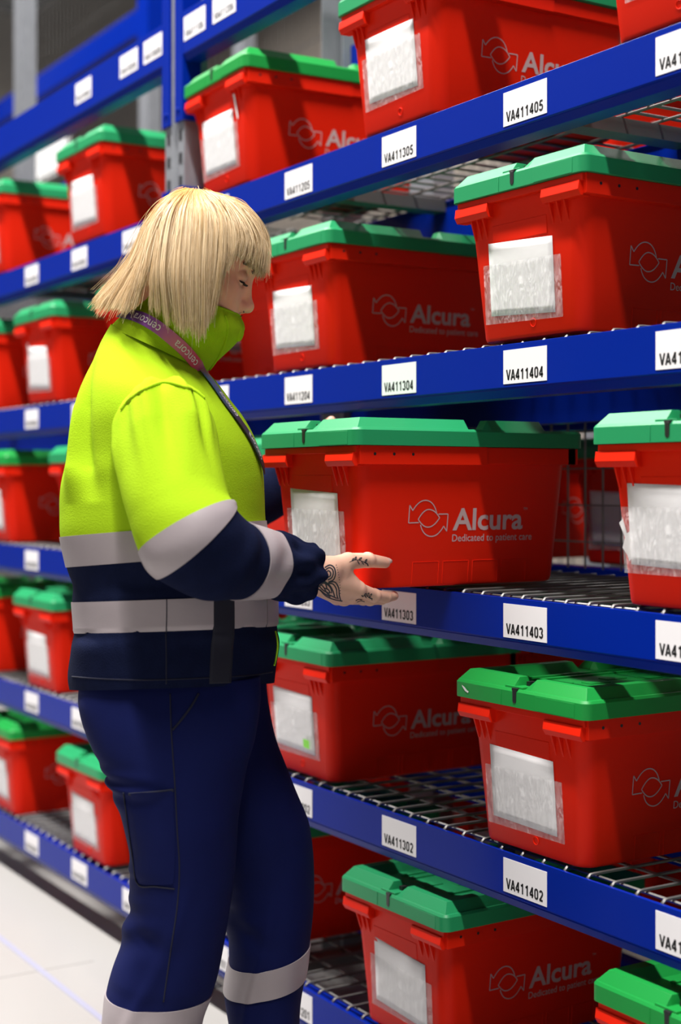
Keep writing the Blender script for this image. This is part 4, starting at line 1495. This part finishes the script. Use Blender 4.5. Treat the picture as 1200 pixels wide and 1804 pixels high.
tr = None
for rows, dd, sgn in ((near_rows, 2.11, 1), (far_rows, 2.29, -1)):
    c_, x_, y_ = rows_lr(rows, dd)
    lg = Loft(c_, x_, y_, 2.15, leg_disp(sgn))
    mb = MB()
    lg.mesh(mb, np.linspace(0, 15, 190), 100, cap0=True)
    if tr is None:
        nearleg, nlm = lg, mb
        tr = mb.build('trousers', M['navy'], person, smooth=True)
    else:
        farleg = lg
        mb.build('trouser_leg', M['navy'], tr, smooth=True)
leg_bvh = trisbvh(nlm)
nearleg.patch(11.0, 12.02, 0, 2 * np.pi, 0.0018, 14, 100, wrap=True).build('reflective_band', M['silver'], tr, smooth=True, auto=50)
farleg.patch(10.0, 11.0, 0, 2 * np.pi, 0.0018, 14, 100, wrap=True).build('reflective_band', M['silver'], tr, smooth=True, auto=50)


def leg_param(u, v):
    """window of the near leg's surface under an image point"""
    p, n = hit(leg_bvh, u, v)
    best = None
    tg, pg = np.meshgrid(np.linspace(0, 15, 301), np.linspace(0.05, math.pi - 0.05, 160), indexing='ij')
    if not hasattr(leg_param, 'g'):
        leg_param.g = nearleg.at(tg, pg)
    d = np.linalg.norm(leg_param.g - np.array(p), axis=-1)
    i = np.unravel_index(d.argmin(), d.shape)
    return tg[i], pg[i]


ta, pa = leg_param(228, 1398)
tb, pb = leg_param(306, 1392)
tc, pc = leg_param(306, 1556)
td, pd = leg_param(246, 1556)
pk = nearleg.patch(0, 1, 0, 1, 0, 2, 2)
gt_, gp_ = np.meshgrid(np.linspace(0, 1, 24), np.linspace(0, 1, 20), indexing='ij')
tt_ = (ta * (1 - gp_) + tb * gp_) * (1 - gt_) + (td * (1 - gp_) + tc * gp_) * gt_
pp_ = (pa * (1 - gp_) + pb * gp_) * (1 - gt_) + (pd * (1 - gp_) + pc * gp_) * gt_
PP, NN = nearleg.at(tt_, pp_), nearleg.normal(tt_, pp_)
gape = 0.0016 + 0.007 * np.exp(-(gt_ / 0.05) ** 2) * np.sin(np.pi * gp_)
A = PP + NN * gape[..., None]
B = PP - NN * 0.002
k = 24 * 20
mb = MB()
mb.v = [tuple(p) for p in A.reshape(-1, 3)] + [tuple(p) for p in B.reshape(-1, 3)]
for i in range(23):
    for j_ in range(19):
        a = i * 20 + j_
        mb.f.append((a, a + 1, a + 21, a + 20))
for i in range(23):
    for a in (i * 20, i * 20 + 19):
        mb.f.append((a, a + 20, k + a + 20, k + a))
for j_ in range(19):
    a = 23 * 20 + j_
    mb.f.append((a, a + 1, k + a + 1, k + a))
mb.m = [0] * len(mb.f)
mb.build('cargo_pocket', M['navy'], tr, smooth=True, auto=50)
seam(leg_bvh, [(300, 1222), (302, 1290), (308, 1380), (312, 1460), (316, 1530), (312, 1600), (300, 1680), (288, 1765)], 0.0010, 'side_seam', M['thread'], tr, 0.0004)
seam(leg_bvh, [(304, 1286), (318, 1270), (336, 1246), (350, 1222)], 0.0016, 'pocket_edge', M['thread'], tr, 0.0006)
seam(leg_bvh, [(228, 1399), (262, 1397), (306, 1392)], 0.0022, 'pocket_edge', M['thread'], tr, 0.0006)
seam(leg_bvh, [(218, 1396), (224, 1440), (233, 1500), (243, 1557), (275, 1562), (308, 1566)], 0.0011, 'pocket_edge', M['thread'], tr, 0.0008)

# ---- shoes
for uu, vv, dd in ((246, 2150, 2.11), (474, 2090, 2.29)):
    c0 = L3(uu, vv, dd)
    mb = MB()
    rings = []
    for x, wd, hg in ((-0.085, .020, .03), (-0.080, .032, .07), (-0.05, .038, .105), (0.0, .040, .11), (0.05, .043, .085), (0.11, .048, .062), (0.155, .044, .050), (0.180, .026, .036), (0.188, .008, .02)):
        rings.append([(c0[0] + x, c0[1] + wd * math.cos(a), max(0.002, hg / 2 + 0.002 + hg / 2 * math.sin(a))) for a in np.linspace(0, 2 * math.pi, 24, endpoint=False)])
    mb.loft(rings)
    mb.build('shoe', M['shoe'], person, smooth=True)

# ---- hair
HD = 2.2
keys = [  # azimuth, then (u, v, depth) at crown, top, upper side, widest, tip
    (0, [(366, 337, 2.200), (415, 351, 2.200), (447, 378, 2.200), (469, 428, 2.200), (464, 484, 2.198)]),
    (30, [(364, 336, 2.196), (406, 352, 2.160), (438, 384, 2.138), (456, 424, 2.132), (449, 462, 2.134)]),
    (46, [(360, 335, 2.192), (390, 351, 2.142), (414, 386, 2.114), (421, 420, 2.106), (413, 447, 2.108)]),
    (60, [(354, 334, 2.188), (371, 351, 2.136), (389, 386, 2.103), (388, 462, 2.090), (374, 546, 2.098)]),
    (72, [(349, 333, 2.186), (357, 350, 2.132), (366, 386, 2.097), (363, 478, 2.080), (361, 586, 2.090)]),
    (95, [(343, 333, 2.184), (335, 350, 2.130), (328, 386, 2.095), (321, 478, 2.068), (325, 574, 2.078)]),
    (120, [(337, 332, 2.186), (313, 350, 2.136), (293, 389, 2.104), (281, 475, 2.076), (287, 550, 2.086)]),
    (145, [(331, 332, 2.190), (300, 350, 2.156), (268, 394, 2.133), (247, 470, 2.108), (222, 539, 2.098)]),
    (165, [(327, 332, 2.195), (295, 349, 2.178), (258, 396, 2.166), (230, 462, 2.150), (183, 536, 2.140)]),
    (180, [(325, 332, 2.200), (292, 348, 2.200), (254, 396, 2.200), (225, 456, 2.200), (165, 528, 2.200)])]
full = [(a, np.array(p, float)) for a, p in keys] + [(360 - a, np.array([(u, v, 4.4 - d) for u, v, d in p], float)) for a, p in keys[-2:0:-1]]
HA = np.array([a for a, _ in full] + [360.0])
HPTS = np.stack([p for _, p in full] + [full[0][1]])


def hair_curve(psi, svals, out=0.0, fall=0.0):
    """points of the hair surface at azimuth psi (deg) for parameters 0..1, in her local frame"""
    psi = psi % 360
    i = np.searchsorted(HA, psi, side='right') - 1
    x = (psi - HA[i]) / (HA[i + 1] - HA[i])
    x = x * x * (3 - 2 * x) * 0.5 + x * 0.5
    K = HPTS[i] * (1 - x) + HPTS[i + 1] * x
    P4 = np.array([L3(*k) for k in K])
    pts = catmull(P4, np.asarray(svals) * 4)
    if np.any(out):
        cc = L3(330, 440, 2.2)
        r = pts - cc
        r[:, 2] *= 0.6
        r /= np.linalg.norm(r, axis=1)[:, None]
        pts = pts + r * np.asarray(out)[..., None]
    return pts


hb = MB()
na, nsx = 144, 24
s_ = np.linspace(0.0, 1.0, nsx)
rg = []
for k in range(na):
    psi = 360.0 * k / na
    e = 0.90
    if abs(psi - 133) < 9 or abs(psi - 227) < 9:
        e = 0.78
    rg.append(hair_curve(psi, s_ * e, -0.0105))
for i in range(nsx):
    pass
hb.loft([[tuple(rg[k][i]) for k in range(na)] for i in range(nsx)], cap0=True, cap1=False)
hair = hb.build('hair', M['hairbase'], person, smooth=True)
hair['label'] = 'straight blonde bob with a fringe'
NS, NP_ = 17000, 16
hc = bpy.data.hair_curves.new('hair_strands')
hc.add_curves([NP_] * NS)
pos = np.zeros((NS, NP_, 3), np.float32)
rad = np.zeros((NS, NP_), np.float32)
ncl = 170
clump = np.sort(rng.uniform(0, 360, ncl))
cl_out = rng.normal(0, 0.0042, ncl)
cl_len = rng.normal(0, 0.03, ncl)
for k in range(NS):
    psi = rng.uniform(-10, 215)
    if k % 4 == 0:
        psi = rng.uniform(0, 360)
    ci = np.abs(clump - psi % 360).argmin()
    s0 = rng.uniform(0.0, 0.45) ** 1.3 if k % 3 else 0.0
    ln = 1.0 - 0.01 + rng.normal(0, 0.030) + cl_len[ci] * 0.6
    if abs(psi % 360 - 133) < 4.5:
        ln = min(ln, 0.80 + rng.uniform(0, 0.06))
    if k % 40 == 0:
        ln += rng.uniform(0, 0.08)
    sv = np.linspace(s0, ln, NP_)
    depth = -rng.uniform(0.0, 0.009) + cl_out[ci] * np.clip(sv, 0.05, 1) ** 1.2
    w = np.linspace(0, 1, NP_)
    pts = np.empty((NP_, 3))
    drift = (clump[ci] - psi % 360) * (1.0 if k % 5 else 0.2)
    ss = np.minimum(sv, 1.0)
    cl_w = 1.0
    base = hair_curve(psi + drift * 0.55 * cl_w, ss, depth)
    if ln > 1.0:
        ext = np.clip(sv - 1.0, 0, None)[:, None]
        dirv = base[-1] - hair_curve(psi + drift * 0.55 * cl_w, np.array([0.93]), depth[-1:])[0]
        base = base + dirv * ext / 0.07
    stray = rng.normal(0, 0.0016, 3)
    frizz = 0.0007
    if k % 22 == 0:
        stray = rng.normal(0, 0.008, 3)
        frizz = 0.0028
    wob = np.sin(w * rng.uniform(3, 9) + rng.uniform(0, 6))[:, None] * rng.normal(0, frizz, 3)
    pts = base + (w[:, None] ** 1.5) * stray + wob
    pos[k] = pts
    rad[k] = 0.00031 * (1 - 0.55 * w)
hc.attributes['position'].data.foreach_set('vector', pos.ravel())
ra = hc.attributes.get('radius') or hc.attributes.new('radius', 'FLOAT', 'POINT')
ra.data.foreach_set('value', rad.ravel())
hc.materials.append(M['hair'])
ho = bpy.data.objects.new('hair_strands', hc)
C.objects.link(ho)
ho.parent = hair
